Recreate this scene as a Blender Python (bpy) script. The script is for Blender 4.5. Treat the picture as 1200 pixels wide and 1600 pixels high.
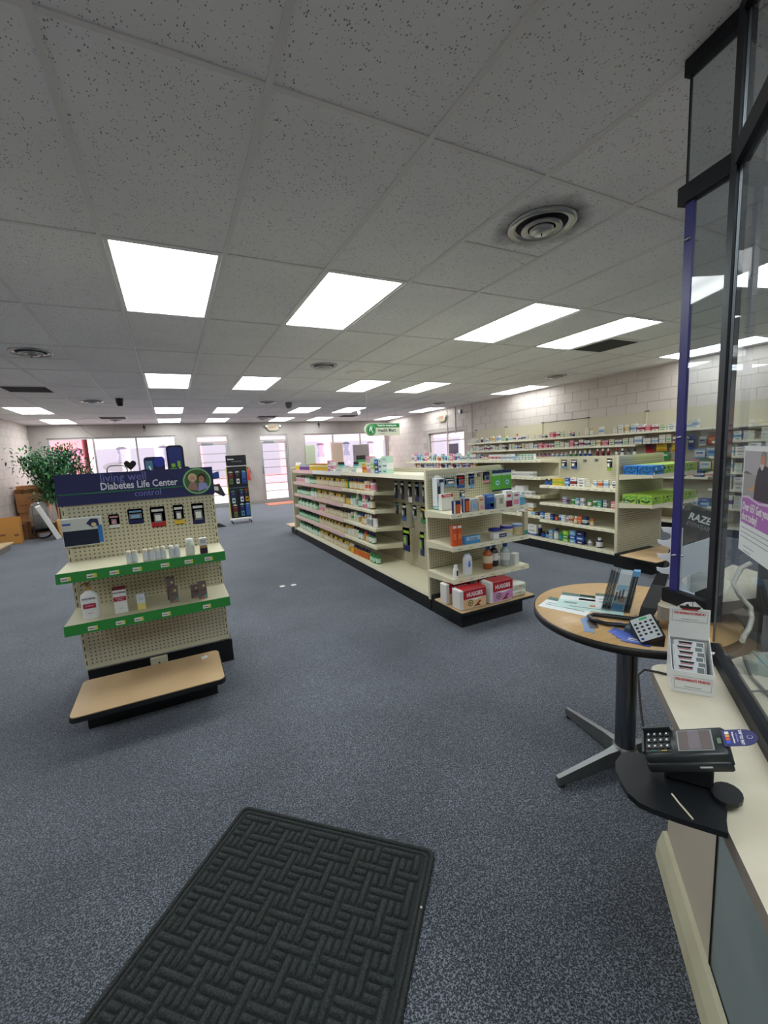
import bpy, math, random
from math import sin, cos, pi, radians
from mathutils import Matrix, Vector

# ---------------------------------------------------------------- clean
for _o in list(bpy.data.objects):
    bpy.data.objects.remove(_o, do_unlink=True)
SC = bpy.context.scene
COL = SC.collection
R = random.Random(7)

# ---------------------------------------------------------------- camera
YAW, PITCH, ROLL = .4596, .1379, .0524
CAMX, CAMY, CAMZ = .1993, -.2778, 1.4
_s, _c = sin(YAW), cos(YAW); _sp, _cp = sin(PITCH), cos(PITCH); _sr, _cr = sin(ROLL), cos(ROLL)
_fwd = Vector((_s*_cp, _c*_cp, -_sp)); _u1 = Vector((_sp*_s, _sp*_c, _cp)); _r0 = Vector((_c, -_s, 0))
_right = _cr*_r0 - _sr*_u1; _up = _sr*_r0 + _cr*_u1
cam = bpy.data.objects.new('camera', bpy.data.cameras.new('camera'))
COL.objects.link(cam)
_m = Matrix((_right, _up, -_fwd)).transposed().to_4x4()
_m.translation = Vector((CAMX, CAMY, CAMZ))
cam.matrix_world = _m
cam.data.sensor_fit = 'VERTICAL'; cam.data.sensor_height = 36.0; cam.data.lens = 659.4/1600*36
cam.data.clip_start = .02; cam.data.clip_end = 200
SC.camera = cam

# ---------------------------------------------------------------- world, exposure
W = bpy.data.worlds.new('overcast_sky'); SC.world = W; W.use_nodes = True
_bg = W.node_tree.nodes['Background']
_bg.inputs[0].default_value = (1.0, .955, .965, 1); _bg.inputs[1].default_value = 4.0
SC.view_settings.view_transform = 'Standard'; SC.view_settings.look = 'None'
SC.view_settings.gamma = 1.0; SC.view_settings.use_curve_mapping = False
SC.view_settings.exposure = 0.12
LAMP = 10.0          # radiance of the troffer diffusers

# ---------------------------------------------------------------- materials
def lin(c):
    c = c/255.0
    return c/12.92 if c <= .04045 else ((c+.055)/1.055)**2.4
def rgb(c): return (lin(c[0]), lin(c[1]), lin(c[2]), 1)
MC = {}
def mat(c, rough=.55, metal=0, alpha=None, emit=0, spec=.5, name=None):
    key = (c, rough, metal, alpha, emit, spec, name)
    if key in MC: return MC[key]
    m = bpy.data.materials.new(name or 'paint_%02x%02x%02x' % c); m.use_nodes = True
    b = m.node_tree.nodes['Principled BSDF']
    b.inputs['Base Color'].default_value = rgb(c)
    b.inputs['Roughness'].default_value = rough; b.inputs['Metallic'].default_value = metal
    b.inputs['Specular IOR Level'].default_value = spec
    if emit:
        b.inputs['Emission Color'].default_value = rgb(c); b.inputs['Emission Strength'].default_value = emit
    if alpha is not None: b.inputs['Alpha'].default_value = alpha
    MC[key] = m; return m
class NT:
    def __init__(s, m): s.t = m.node_tree; s.n = m.node_tree.nodes; s.l = m.node_tree.links; s.b = s.n.get('Principled BSDF')
    def new(s, t, **k):
        n = s.n.new(t)
        for a, v in k.items(): setattr(n, a, v)
        return n
    def link(s, a, b): s.l.new(a, b)
    def math(s, op, a, b=None):
        n = s.new('ShaderNodeMath', operation=op)
        for i, v in enumerate((a, b)):
            if v is None: continue
            if isinstance(v, (int, float)): n.inputs[i].default_value = v
            else: s.link(v, n.inputs[i])
        return n.outputs[0]
    def ramp(s, fac, stops):
        n = s.new('ShaderNodeValToRGB'); e = n.color_ramp.elements
        while len(e) < len(stops): e.new(.5)
        for i, (p, c) in enumerate(stops): e[i].position = p; e[i].color = c
        s.link(fac, n.inputs[0]); return n.outputs[0]
    def pos(s, kind='world'):
        if kind == 'world': return s.new('ShaderNodeNewGeometry').outputs['Position']
        return s.new('ShaderNodeTexCoord').outputs['Object']
def noisy(c1, c2, scale, rough=.6, bump=0, kind='world', name='mottled', detail=3, stretch=None, metal=0, lo=.35, hi=.65, spec=.5, bscale=None):
    m = bpy.data.materials.new(name); m.use_nodes = True; t = NT(m)
    p = t.pos(kind)
    if stretch:
        mp = t.new('ShaderNodeMapping'); mp.inputs['Scale'].default_value = stretch; t.link(p, mp.inputs[0]); p = mp.outputs[0]
    n = t.new('ShaderNodeTexNoise'); n.inputs['Scale'].default_value = scale; n.inputs['Detail'].default_value = detail
    t.link(p, n.inputs['Vector'])
    t.link(t.ramp(n.outputs[0], [(lo, rgb(c1)), (hi, rgb(c2))]), t.b.inputs['Base Color'])
    t.b.inputs['Roughness'].default_value = rough; t.b.inputs['Metallic'].default_value = metal
    t.b.inputs['Specular IOR Level'].default_value = spec
    if bump:
        n2 = n
        if bscale:
            n2 = t.new('ShaderNodeTexNoise'); n2.inputs['Scale'].default_value = bscale; t.link(p, n2.inputs['Vector'])
        b = t.new('ShaderNodeBump'); b.inputs['Strength'].default_value = bump; b.inputs['Distance'].default_value = .003
        t.link(n2.outputs[0], b.inputs['Height']); t.link(b.outputs[0], t.b.inputs['Normal'])
    return m
def pegboard(c, dark, ax, see=False, pitch=.0236, rad=.19, name='pegboard'):
    m = bpy.data.materials.new(name); m.use_nodes = True; t = NT(m)
    sx = t.new('ShaderNodeSeparateXYZ'); t.link(t.pos('obj'), sx.inputs[0])
    def f(o):
        return t.math('SUBTRACT', t.math('FRACT', t.math('DIVIDE', t.math('ADD', o, 50*pitch), pitch)), .5)
    a = f(sx.outputs[ax]); b = f(sx.outputs[2])
    r2 = t.math('ADD', t.math('MULTIPLY', a, a), t.math('MULTIPLY', b, b))
    hole = t.math('LESS_THAN', r2, rad*rad)
    mx = t.new('ShaderNodeMix', data_type='RGBA')
    t.link(hole, mx.inputs[0]); mx.inputs[6].default_value = rgb(c); mx.inputs[7].default_value = rgb(dark)
    t.link(mx.outputs[2], t.b.inputs['Base Color']); t.b.inputs['Roughness'].default_value = .5
    if see: t.link(t.math('SUBTRACT', 1.0, hole), t.b.inputs['Alpha'])
    return m
def glassy(c=(235, 240, 240), gloss=.07, rough=.02, name='clear_glass', haze=0.0):
    m = bpy.data.materials.new(name); m.use_nodes = True; t = NT(m); t.n.remove(t.b)
    tr = t.new('ShaderNodeBsdfTransparent'); tr.inputs[0].default_value = rgb(c)
    gl = t.new('ShaderNodeBsdfGlossy'); gl.inputs['Roughness'].default_value = rough
    fr = t.new('ShaderNodeFresnel'); fr.inputs[0].default_value = 1.45
    mx = t.new('ShaderNodeMixShader')
    bf = t.new('ShaderNodeNewGeometry').outputs['Backfacing']
    k = t.math('MULTIPLY', t.math('ADD', t.math('MULTIPLY', fr.outputs[0], .55), gloss*.3), t.math('SUBTRACT', 1.0, bf))
    t.link(k, mx.inputs[0]); t.link(tr.outputs[0], mx.inputs[1]); t.link(gl.outputs[0], mx.inputs[2])
    out = mx
    if haze:
        df = t.new('ShaderNodeBsdfDiffuse'); df.inputs[0].default_value = (.8, .82, .85, 1)
        m2 = t.new('ShaderNodeMixShader'); m2.inputs[0].default_value = haze
        t.link(mx.outputs[0], m2.inputs[1]); t.link(df.outputs[0], m2.inputs[2]); out = m2
    t.link(out.outputs[0], t.n['Material Output'].inputs[0]); return m

# ---------------------------------------------------------------- mesh builder
class MB:
    def __init__(s): s.v = []; s.f = []; s.mi = []; s.sm = []; s.mats = []
    def m(s, mt):
        if mt not in s.mats: s.mats.append(mt)
        return s.mats.index(mt)
    def add(s, vs, fs, mt, smooth=False):
        o = len(s.v); i = s.m(mt); s.v += [tuple(v) for v in vs]
        for f in fs: s.f.append(tuple(o+k for k in f)); s.mi.append(i); s.sm.append(smooth)
        return s
    def box(s, x0, x1, y0, y1, z0, z1, mt):
        v = [(x, y, z) for z in (z0, z1) for y in (y0, y1) for x in (x0, x1)]
        return s.add(v, [(0, 2, 3, 1), (4, 5, 7, 6), (0, 1, 5, 4), (2, 6, 7, 3), (0, 4, 6, 2), (1, 3, 7, 5)], mt)
    def obox(s, c, u, w, h, a, b, d, mt):     # oriented box: centre c, axes u,w,h (vectors), half sizes a,b,d
        c, u, w, h = Vector(c), Vector(u).normalized(), Vector(w).normalized(), Vector(h).normalized()
        v = [c + u*a*i + w*b*j + h*d*k for k in (-1, 1) for j in (-1, 1) for i in (-1, 1)]
        return s.add(v, [(0, 2, 3, 1), (4, 5, 7, 6), (0, 1, 5, 4), (2, 6, 7, 3), (0, 4, 6, 2), (1, 3, 7, 5)], mt)
    def cbox(s, x0, x1, y0, y1, z0, z1, c, mt, smooth=False):   # chamfered box
        v = []; idx = {}
        for i, x in enumerate((x0, x1)):
            for j, y in enumerate((y0, y1)):
                for k, z in enumerate((z0, z1)):
                    dx, dy, dz = (c, -c)[i], (c, -c)[j], (c, -c)[k]
                    for a, p in enumerate(((x, y+dy, z+dz), (x+dx, y, z+dz), (x+dx, y+dy, z))):
                        idx[i, j, k, a] = len(v); v.append(p)
        F = []
        def q(a, l): F.append(tuple(idx[(*t, a)] for t in l))
        q(0, [(0, 0, 0), (0, 0, 1), (0, 1, 1), (0, 1, 0)]); q(0, [(1, 0, 0), (1, 1, 0), (1, 1, 1), (1, 0, 1)])
        q(1, [(0, 0, 0), (1, 0, 0), (1, 0, 1), (0, 0, 1)]); q(1, [(0, 1, 0), (0, 1, 1), (1, 1, 1), (1, 1, 0)])
        q(2, [(0, 0, 0), (0, 1, 0), (1, 1, 0), (1, 0, 0)]); q(2, [(0, 0, 1), (1, 0, 1), (1, 1, 1), (0, 1, 1)])
        for a, b, ax in ((1, 2, 0), (0, 2, 1), (0, 1, 2)):
            for p in (0, 1):
                for r in (0, 1):
                    t0 = [0, 0, 0]; t1 = [0, 0, 0]; o = [k for k in range(3) if k != ax]
                    t0[o[0]] = t1[o[0]] = p; t0[o[1]] = t1[o[1]] = r; t1[ax] = 1
                    F.append((idx[(*t0, a)], idx[(*t1, a)], idx[(*t1, b)], idx[(*t0, b)]))
        for i in (0, 1):
            for j in (0, 1):
                for k in (0, 1): F.append((idx[i, j, k, 0], idx[i, j, k, 1], idx[i, j, k, 2]))
        s.add(v, F, mt, smooth); s.fixn = True; return s
    def prism(s, poly, z0, z1, mt, top=None, smooth=False):
        n = len(poly)
        s.add([(x, y, z0) for x, y in poly], [tuple(range(n))[::-1]], mt)
        s.add([(x, y, z1) for x, y in poly], [tuple(range(n))], top or mt)
        s.add([(x, y, z) for z in (z0, z1) for x, y in poly], [(i, (i+1) % n, n+(i+1) % n, n+i) for i in range(n)], mt, smooth)
        return s
    def extr(s, poly, d, mt, ax='y', y0=0, smooth=False):   # poly in (x,z) extruded along y
        n = len(poly)
        s.add([(x, y0, z) for x, z in poly], [tuple(range(n))], mt)
        s.add([(x, y0+d, z) for x, z in poly], [tuple(range(n))[::-1]], mt)
        s.add([(x, y, z) for y in (y0, y0+d) for x, z in poly], [((i+1) % n, i, n+i, n+(i+1) % n) for i in range(n)], mt, smooth)
        return s
    def lathe(s, prof, mt, seg=16, c=(0, 0, 0), sx=1, sy=1, smooth=True, axis='z', cap=True):
        v = []; f = []
        for r, z in prof:
            for k in range(seg):
                a = 2*pi*k/seg; x, y = r*cos(a)*sx, r*sin(a)*sy
                p = (x, y, z) if axis == 'z' else ((x, -z, y) if axis == 'y' else (z, x, y))
                v.append((p[0]+c[0], p[1]+c[1], p[2]+c[2]))
        for i in range(len(prof)-1):
            for k in range(seg):
                f.append((i*seg+k, i*seg+(k+1) % seg, (i+1)*seg+(k+1) % seg, (i+1)*seg+k))
        s.add(v, f, mt, smooth)
        if cap:
            n = len(prof)-1
            if prof[0][0] > 1e-6: s.add(v[:seg], [tuple(range(seg))[::-1]], mt)
            if prof[n][0] > 1e-6: s.add(v[n*seg:], [tuple(range(seg))], mt)
        return s
    def tube(s, pts, r, mt, seg=8, closed=False):
        pts = [Vector(p) for p in pts]; n = len(pts); v = []; f = []
        up = Vector((.13, .21, .97))
        for i, p in enumerate(pts):
            if closed: d = pts[(i+1) % n]-pts[i-1]
            else: d = pts[min(i+1, n-1)]-pts[max(i-1, 0)]
            d.normalize(); a = d.cross(up)
            if a.length < .05: a = d.cross(Vector((1, 0, 0)))
            a.normalize(); b = d.cross(a).normalized()
            rr = r[i] if isinstance(r, (list, tuple)) else r
            for k in range(seg): v.append(p + a*cos(2*pi*k/seg)*rr + b*sin(2*pi*k/seg)*rr)
        m = n if closed else n-1
        for i in range(m):
            j = (i+1) % n
            for k in range(seg): f.append((i*seg+k, i*seg+(k+1) % seg, j*seg+(k+1) % seg, j*seg+k))
        s.add(v, f, mt, True)
        if not closed:
            s.add(v[:seg], [tuple(range(seg))[::-1]], mt); s.add(v[-seg:], [tuple(range(seg))], mt)
        return s
    def quad(s, a, b, c, d, mt): return s.add([a, b, c, d], [(0, 1, 2, 3)], mt)
    def xf(s, M, start=0):
        s.v = s.v[:start] + [tuple(M @ Vector(p)) for p in s.v[start:]]; return s
    def mesh(s, name):
        me = bpy.data.meshes.new(name); me.from_pydata(s.v, [], s.f)
        for m in s.mats: me.materials.append(m)
        me.polygons.foreach_set('material_index', s.mi); me.polygons.foreach_set('use_smooth', s.sm)
        if getattr(s, 'fixn', False):
            import bmesh
            b = bmesh.new(); b.from_mesh(me); bmesh.ops.recalc_face_normals(b, faces=b.faces); b.to_mesh(me); b.free()
        me.update(); return me
    def build(s, name, parent=None, loc=(0, 0, 0), rz=0):
        return link(name, s.mesh(name), parent, loc, rz)
def link(name, me, parent=None, loc=(0, 0, 0), rz=0):
    o = bpy.data.objects.new(name, me); COL.objects.link(o); o.location = loc
    if rz: o.rotation_euler = (0, 0, rz)
    if parent: o.parent = parent
    return o
def tag(o, label, cat, group=None):
    o['label'] = label; o['category'] = cat
    if group: o['group'] = group
    return o
def thing(name, label, cat, loc=(0, 0, 0), rz=0, group=None):
    o = link(name, None, None, loc, rz); return tag(o, label, cat, group)
def struct(o): o['kind'] = 'structure'; return o
def dup(o, loc=None, rz=None, label=None, parent=None):
    c = o.copy(); COL.objects.link(c)
    if parent: c.parent = parent
    if loc is not None: c.location = loc
    if rz is not None: c.rotation_euler = (0, 0, rz)
    if label: c['label'] = label
    for ch in list(o.children): dup(ch, parent=c)
    return c
def text(body, size, mt, parent, loc, rot=(pi/2, 0, 0), align='CENTER', name='lettering', ext=.0004, sx=1, shear=0, bold=0):
    cu = bpy.data.curves.new('t', 'FONT'); cu.body = body; cu.size = size; cu.align_x = align; cu.align_y = 'CENTER'
    cu.extrude = ext; cu.resolution_u = 2; cu.shear = shear; cu.offset = bold
    o = bpy.data.objects.new('t', cu); COL.objects.link(o)
    me = bpy.data.meshes.new_from_object(o.evaluated_get(bpy.context.evaluated_depsgraph_get()))
    bpy.data.objects.remove(o); bpy.data.curves.remove(cu)
    me.materials.clear(); me.materials.append(mt)
    if sx != 1:
        for v in me.vertices: v.co.x *= sx
    o = link(name, me, parent, loc); o.rotation_euler = rot; return o
def arc(cx, cy, r, a0, a1, n, ry=None):
    return [(cx+r*cos(a0+(a1-a0)*i/n), cy+(ry or r)*sin(a0+(a1-a0)*i/n)) for i in range(n+1)]
def rrect(x0, x1, y0, y1, r, n=4):
    return (arc(x1-r, y0+r, r, -pi/2, 0, n)+arc(x1-r, y1-r, r, 0, pi/2, n)+arc(x0+r, y1-r, r, pi/2, pi, n)+arc(x0+r, y0+r, r, pi, 1.5*pi, n))

# common colours
CREAM = mat((214, 208, 178), .45, name='cream_steel'); CREAM2 = mat((226, 221, 196), .4, name='cream_lip')
GREYBACK = mat((150, 143, 126), .5, name='beige_back_panel')
BLACK = mat((16, 17, 20), .5, name='black_base'); BLKP = mat((22, 24, 27), .35, name='black_plastic')
WHITE = mat((236, 236, 232), .5); PAPER = mat((232, 236, 234), .6, name='paper')
GREEN = mat((40, 140, 58), .4, name='green_strip'); NAVY = mat((38, 42, 92), .45)
CHROME = mat((190, 192, 195), .25, 1, name='chrome'); STEEL = mat((150, 152, 155), .35, 1, name='steel')
SLOT = mat((40, 38, 34), .7, name='dark_slot')
C = dict(white=(234, 234, 228), cream=(226, 218, 190), blue=(46, 92, 172), navy=(30, 36, 92), red=(190, 38, 44), green=(56, 142, 72),
         lime=(150, 200, 60), yellow=(230, 196, 60), orange=(220, 104, 44), purple=(120, 70, 150), pink=(226, 150, 170), teal=(70, 160, 160),
         black=(26, 26, 30), brown=(110, 66, 40), sky=(130, 180, 220), grey=(160, 164, 168), mint=(190, 222, 200), maroon=(110, 26, 44), gold=(200, 150, 50), tan=(206, 180, 140))
def cm(n, rough=.45): return mat(C[n], rough, name=n+'_print')
CLEAR = glassy((238, 242, 244), name='clear_plastic'); 
# ================================================================ SETTING
XL, XR, YB, YF, ZC = -3.0, 7.45, 13.7, -3.4, 2.58
carpet = bpy.data.materials.new('blue_grey_loop_carpet'); carpet.use_nodes = True
t = NT(carpet); p = t.pos()
v = t.new('ShaderNodeTexVoronoi'); v.inputs['Scale'].default_value = 270; t.link(p, v.inputs['Vector'])
n1 = t.new('ShaderNodeTexNoise'); n1.inputs['Scale'].default_value = 150; n1.inputs['Detail'].default_value = 3; t.link(p, n1.inputs['Vector'])
n2 = t.new('ShaderNodeTexNoise'); n2.inputs['Scale'].default_value = 1.6; n2.inputs['Detail'].default_value = 4; t.link(p, n2.inputs['Vector'])
sp = t.math('ADD', t.math('MULTIPLY', n1.outputs[0], .65), t.math('MULTIPLY', v.outputs['Distance'], .55))
c1 = t.ramp(sp, [(.42, (.011, .014, .018, 1)), (.60, (.042, .049, .060, 1)), (.76, (.21, .235, .275, 1))])
c2 = t.ramp(n2.outputs[0], [(.3, (.72, .72, .74, 1)), (.62, (1.12, 1.12, 1.12, 1))])
mx = t.new('ShaderNodeMix', data_type='RGBA', blend_type='MULTIPLY'); mx.inputs[0].default_value = 1
t.link(c1, mx.inputs[6]); t.link(c2, mx.inputs[7]); t.link(mx.outputs[2], t.b.inputs['Base Color'])
t.b.inputs['Roughness'].default_value = .75; t.b.inputs['Specular IOR Level'].default_value = .15
t.b.inputs['Sheen Weight'].default_value = .42; t.b.inputs['Sheen Roughness'].default_value = .5
t.b.inputs['Sheen Tint'].default_value = (.75, .8, .9, 1)
bp = t.new('ShaderNodeBump'); bp.inputs['Strength'].default_value = .9; bp.inputs['Distance'].default_value = .004
t.link(sp, bp.inputs['Height']); t.link(bp.outputs[0], t.b.inputs['Normal'])
struct(MB().box(XL-.2, XR+.2, YF-.2, YB+.2, -.08, 0, carpet).build('floor'))

WALLM = noisy((166, 158, 152), (174, 166, 160), 3, .6, .15, name='painted_wall', bscale=60)
BLKM = noisy((208, 198, 190), (216, 206, 198), 2, .6, .2, name='painted_block', bscale=80)
JOINT = mat((194, 184, 177), .8, name='mortar_joint')
# back wall with openings
OPN = [(-2.63, .42, .75, 2.24), (.95, 1.89, 0, 2.21), (2.80, 3.73, 0, 2.19), (4.28, 7.38, .75, 2.18)]
b = MB(); x = XL-.2
for (a, c, z0, z1) in OPN:
    b.box(x, a, YB, YB+.2, 0, ZC+.1, WALLM); b.box(a, c, YB, YB+.2, z1, ZC+.1, WALLM)
    if z0 > 0: b.box(a, c, YB, YB+.2, 0, z0, WALLM)
    x = c
b.box(x, XR+.2, YB, YB+.2, 0, ZC+.1, WALLM)
struct(b.build('wall_back'))
# right wall with window opening, and its blocks
b = MB(); WY0, WY1, WZ0, WZ1 = 9.2, 11.0, .95, 1.93
b.box(XR, XR+.2, YF-.2, WY0, 0, ZC+.1, JOINT); b.box(XR, XR+.2, WY1, YB, 0, ZC+.1, JOINT)
b.box(XR, XR+.2, WY0, WY1, 0, WZ0, JOINT); b.box(XR, XR+.2, WY0, WY1, WZ1, ZC+.1, JOINT)
wr = struct(b.build('wall_right'))
b = MB(); b.box(XL-.2, XL, YF-.2, YB, 0, ZC+.1, JOINT); wl = struct(b.build('wall_left'))
struct(MB().box(XL-.2, XR+.2, YF-.2, YF, 0, ZC+.1, WALLM).build('wall_front'))
BW, BH = .372, .186
bme = MB().cbox(-.006, 0, -BW/2+.003, BW/2-.003, -BH/2+.003, BH/2-.003, .0015, BLKM).mesh('block')
bme2 = MB().cbox(0, .006, -BW/2+.003, BW/2-.003, -BH/2+.003, BH/2-.003, .0015, BLKM).mesh('block')
for k in range(14):
    z = ZC-BH/2-BH*k
    if z < .08: break
    for j in range(48):
        y = YB-.2-BW*j-(BW/2 if k % 2 else 0)
        if y < 0: break
        if WZ0-BH/2 < z < WZ1+BH/2 and WY0-BW/2 < y < WY1+BW/2: continue
        if z < 1.75 and y < 8.85: continue
        link('block', bme, wr, (XR, y, z))
# remaining plain face under the blocks
struct(MB().box(XR-.006, XR, YF, 8.66, 0, ZC-5*BH, BLKM).build('trim_1'))
for k in range(14):
    z = ZC-BH/2-BH*k
    if z < .08: break
    for j in range(12):
        y = YB-.2-BW*j-(BW/2 if k % 2 else 0)
        link('block', bme2, wl, (XL, y, z))
# baseboards
BASEB = mat((150, 146, 138), .6, name='vinyl_base')
for i, (a, c) in enumerate(((XL, .93), (1.91, 2.78), (3.75, XR))):
    struct(MB().box(a, c, YB-.015, YB, 0, .1, BASEB).build('baseboard_back'))
# ---------------------------------------------------------------- ceiling
TP = .61; TL = 1.22
tile = bpy.data.materials.new('fissured_ceiling_tile'); tile.use_nodes = True; t = NT(tile); p = t.pos()
mp = t.new('ShaderNodeMapping'); mp.inputs['Scale'].default_value = (1, .62, 1); t.link(p, mp.inputs[0])
v = t.new('ShaderNodeTexVoronoi'); v.inputs['Scale'].default_value = 105; t.link(mp.outputs[0], v.inputs['Vector'])
n = t.new('ShaderNodeTexNoise'); n.inputs['Scale'].default_value = 40; t.link(p, n.inputs['Vector'])
thr = t.math('MULTIPLY', t.math('SUBTRACT', n.outputs[0], .26), .72)
pit = t.math('LESS_THAN', v.outputs['Distance'], thr)
n3 = t.new('ShaderNodeTexNoise'); n3.inputs['Scale'].default_value = 1.2; t.link(p, n3.inputs['Vector'])
base = t.ramp(n3.outputs[0], [(.35, (.82, .82, .83, 1)), (.65, (.88, .88, .89, 1))])
mx = t.new('ShaderNodeMix', data_type='RGBA'); t.link(pit, mx.inputs[0]); t.link(base, mx.inputs[6]); mx.inputs[7].default_value = (.30, .30, .31, 1)
t.link(mx.outputs[2], t.b.inputs['Base Color']); t.b.inputs['Roughness'].default_value = .9; t.b.inputs['Specular IOR Level'].default_value = .1
n4 = t.new('ShaderNodeTexNoise'); n4.inputs['Scale'].default_value = 220; t.link(p, n4.inputs['Vector'])
bp = t.new('ShaderNodeBump'); bp.inputs['Strength'].default_value = .35; bp.inputs['Distance'].default_value = .003
t.link(n4.outputs[0], bp.inputs['Height']); t.link(bp.outputs[0], t.b.inputs['Normal'])
GRID = mat((224, 222, 222), .5, name='white_grid')
ceil = struct(MB().box(XL-.2, XR+.2, YF-.2, YB+.2, ZC+.1, ZC+.14, mat((120, 120, 120))).build('ceiling'))
LIGHTS = [(0, 2), (2, 2), (5, 2), (7, 2), (11, 2), (0, 5), (2, 5), (5, 5), (7, 5), (11, 5), (0, 8), (2, 8), (5, 8), (7, 8), (11, 8), (-4, 8),
          (0, 10), (2, 10), (5, 10), (7, 10), (11, 10), (-4, 10), (0, -1), (2, -1), (5, -1), (7, -1), (11, -1), (-4, -1), (-4, 2), (-4, 5)]
VENTS = [(3, 1), (3, 4), (-2, 4), (10, 4), (-2, 7), (3, 7), (10, 7), (-2, 10), (4, 10)]
GRILLES = {(-3, 6): 0, (8, 2): 1, (4, 9): 1, (-2, 9): 1, (8, 9): 1}
stained = tile.copy(); stained.name = 'sooty_ceiling_tile'; t = NT(stained); b_ = t.b
src = b_.inputs['Base Color'].links[0].from_socket
vm = t.new('ShaderNodeVectorMath', operation='DISTANCE'); t.link(t.pos(), vm.inputs[0]); vm.inputs[1].default_value = (3.5*TP, TL*1.25, ZC)
nz = t.new('ShaderNodeTexNoise'); nz.inputs['Scale'].default_value = 9; t.link(t.pos(), nz.inputs['Vector'])
ds = t.math('SUBTRACT', vm.outputs['Value'], t.math('MULTIPLY', nz.outputs[0], .16))
cr = t.ramp(ds, [(.08, (.28, .28, .29, 1)), (.20, (1, 1, 1, 1))])
mxs = t.new('ShaderNodeMix', data_type='RGBA', blend_type='MULTIPLY'); mxs.inputs[0].default_value = 1
t.link(src, mxs.inputs[6]); t.link(cr, mxs.inputs[7]); t.link(mxs.outputs[2], b_.inputs['Base Color'])
tm = {}
def tmesh(L, W=TP):
    k = (round(L, 3), round(W, 3))
    if k not in tm: tm[k] = MB().box(-W/2+.008, W/2-.008, -L/2+.008, L/2-.008, .004, .02, tile).mesh('ceiling_tile')
    return tm[k]
JM = int((YB)//TL)
for i in range(-5, 13):
    x0 = max(i*TP, XL); x1 = min((i+1)*TP, XR)
    if x1-x0 < .03: continue
    xc = (x0+x1)/2
    for j in range(0, JM+1):
        y0, y1 = j*TL, min((j+1)*TL, YB)
        if (i, j) in LIGHTS: continue
        if (i, j) in VENTS or (i, j) in GRILLES:
            ym = y0+TL/2; up = GRILLES.get((i, j), 0)
            if (i, j) in GRILLES: link('ceiling_tile', tmesh(TL/2, x1-x0), ceil, (xc, (y0+ym)/2 if up else (ym+y1)/2, ZC))
            else:
                ta_ = link('ceiling_tile', tmesh(TL/2, x1-x0), ceil, (xc, (y0+ym)/2, ZC)); tb_ = link('ceiling_tile', tmesh(TL/2, x1-x0), ceil, (xc, (ym+y1)/2, ZC))
                if (i, j) == (3, 1):
                    for q_ in (ta_, tb_): q_.data = q_.data.copy(); q_.data.materials[0] = stained
            MB().box(x0+.01, x1-.01, ym-.010, ym+.010, ZC-.001, ZC+.006, GRID).build('cross_tee', ceil)
            continue
        link('ceiling_tile', tmesh(y1-y0, x1-x0), ceil, (xc, (y0+y1)/2, ZC))
b = MB().box(XL, XR, YF, -.01, ZC+.014, ZC+.03, tile)   # tiles behind the camera, joined
b.build('ceiling_tile', ceil)['kind'] = 'stuff'
for i in range(-4, 13):
    MB().box(i*TP-.0115, i*TP+.0115, YF, YB, ZC-.003, ZC+.006, GRID).build('grid_runner', ceil)
for j in range(-2, JM+1):
    MB().box(XL, XR, j*TL-.010, j*TL+.010, ZC-.001, ZC+.006, GRID).build('cross_tee', ceil)
MB().box(XL, XR, YB-.022, YB, ZC-.002, ZC+.006, GRID).build('wall_angle', ceil)
MB().box(XL, XL+.022, YF, YB, ZC-.002, ZC+.006, GRID).build('wall_angle', ceil)
MB().box(XR-.022, XR, YF, YB, ZC-.002, ZC+.006, GRID).build('wall_angle', ceil)
# troffers
diff = bpy.data.materials.new('lit_prismatic_diffuser'); diff.use_nodes = True; t = NT(diff); t.n.remove(t.b)
sx = t.new('ShaderNodeSeparateXYZ'); t.link(t.pos('obj'), sx.inputs[0])
ab = t.math('ABSOLUTE', sx.outputs[0])
d1 = t.math('ABSOLUTE', t.math('SUBTRACT', ab, .17))
st = t.math('SUBTRACT', 1.25, t.math('MULTIPLY', d1, 2.6))
em = t.new('ShaderNodeEmission'); em.inputs[0].default_value = (.935, .985, 1.0, 1); t.link(t.math('MULTIPLY', st, LAMP), em.inputs[1])
t.link(em.outputs[0], t.n['Material Output'].inputs[0])
FRM = mat((225, 225, 222), .4, name='troffer_frame')
w, l = TP/2-.012, TL/2-.012
fb = MB()
for (a, c, d, e) in ((-w, -w+.022, -l, l), (w-.022, w, -l, l), (-w+.022, w-.022, -l, -l+.022), (-w+.022, w-.022, l-.022, l)):
    fb.box(a, c, d, e, .001, .012, FRM)
fme = fb.mesh('frame'); dme = MB().box(-w+.022, w-.022, -l+.022, l-.022, .006, .012, diff).mesh('diffuser')
diff_w = diff.copy(); diff_w.name = 'dimmed_lit_diffuser'  # right-wall troffers, output turned down to soften hot spots on the wall
for n_ in diff_w.node_tree.nodes:
    if n_.type == 'MATH' and n_.operation == 'MULTIPLY' and not n_.inputs[1].is_linked and abs(n_.inputs[1].default_value-LAMP) < 1e-6: n_.inputs[1].default_value = LAMP*.68
dme_w = dme.copy(); dme_w.materials[0] = diff_w
rows = {-1: 'behind the viewer', 2: 'nearest row ahead', 5: 'second row ahead', 8: 'third row ahead', 10: 'row nearest the windows'}
cols = {0: 'left of the aisle', 2: 'second from the left', 5: 'third from the left', 7: 'fourth from the left', 11: 'beside the right wall', -4: 'beside the left wall', -1: 'left', }
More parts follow.
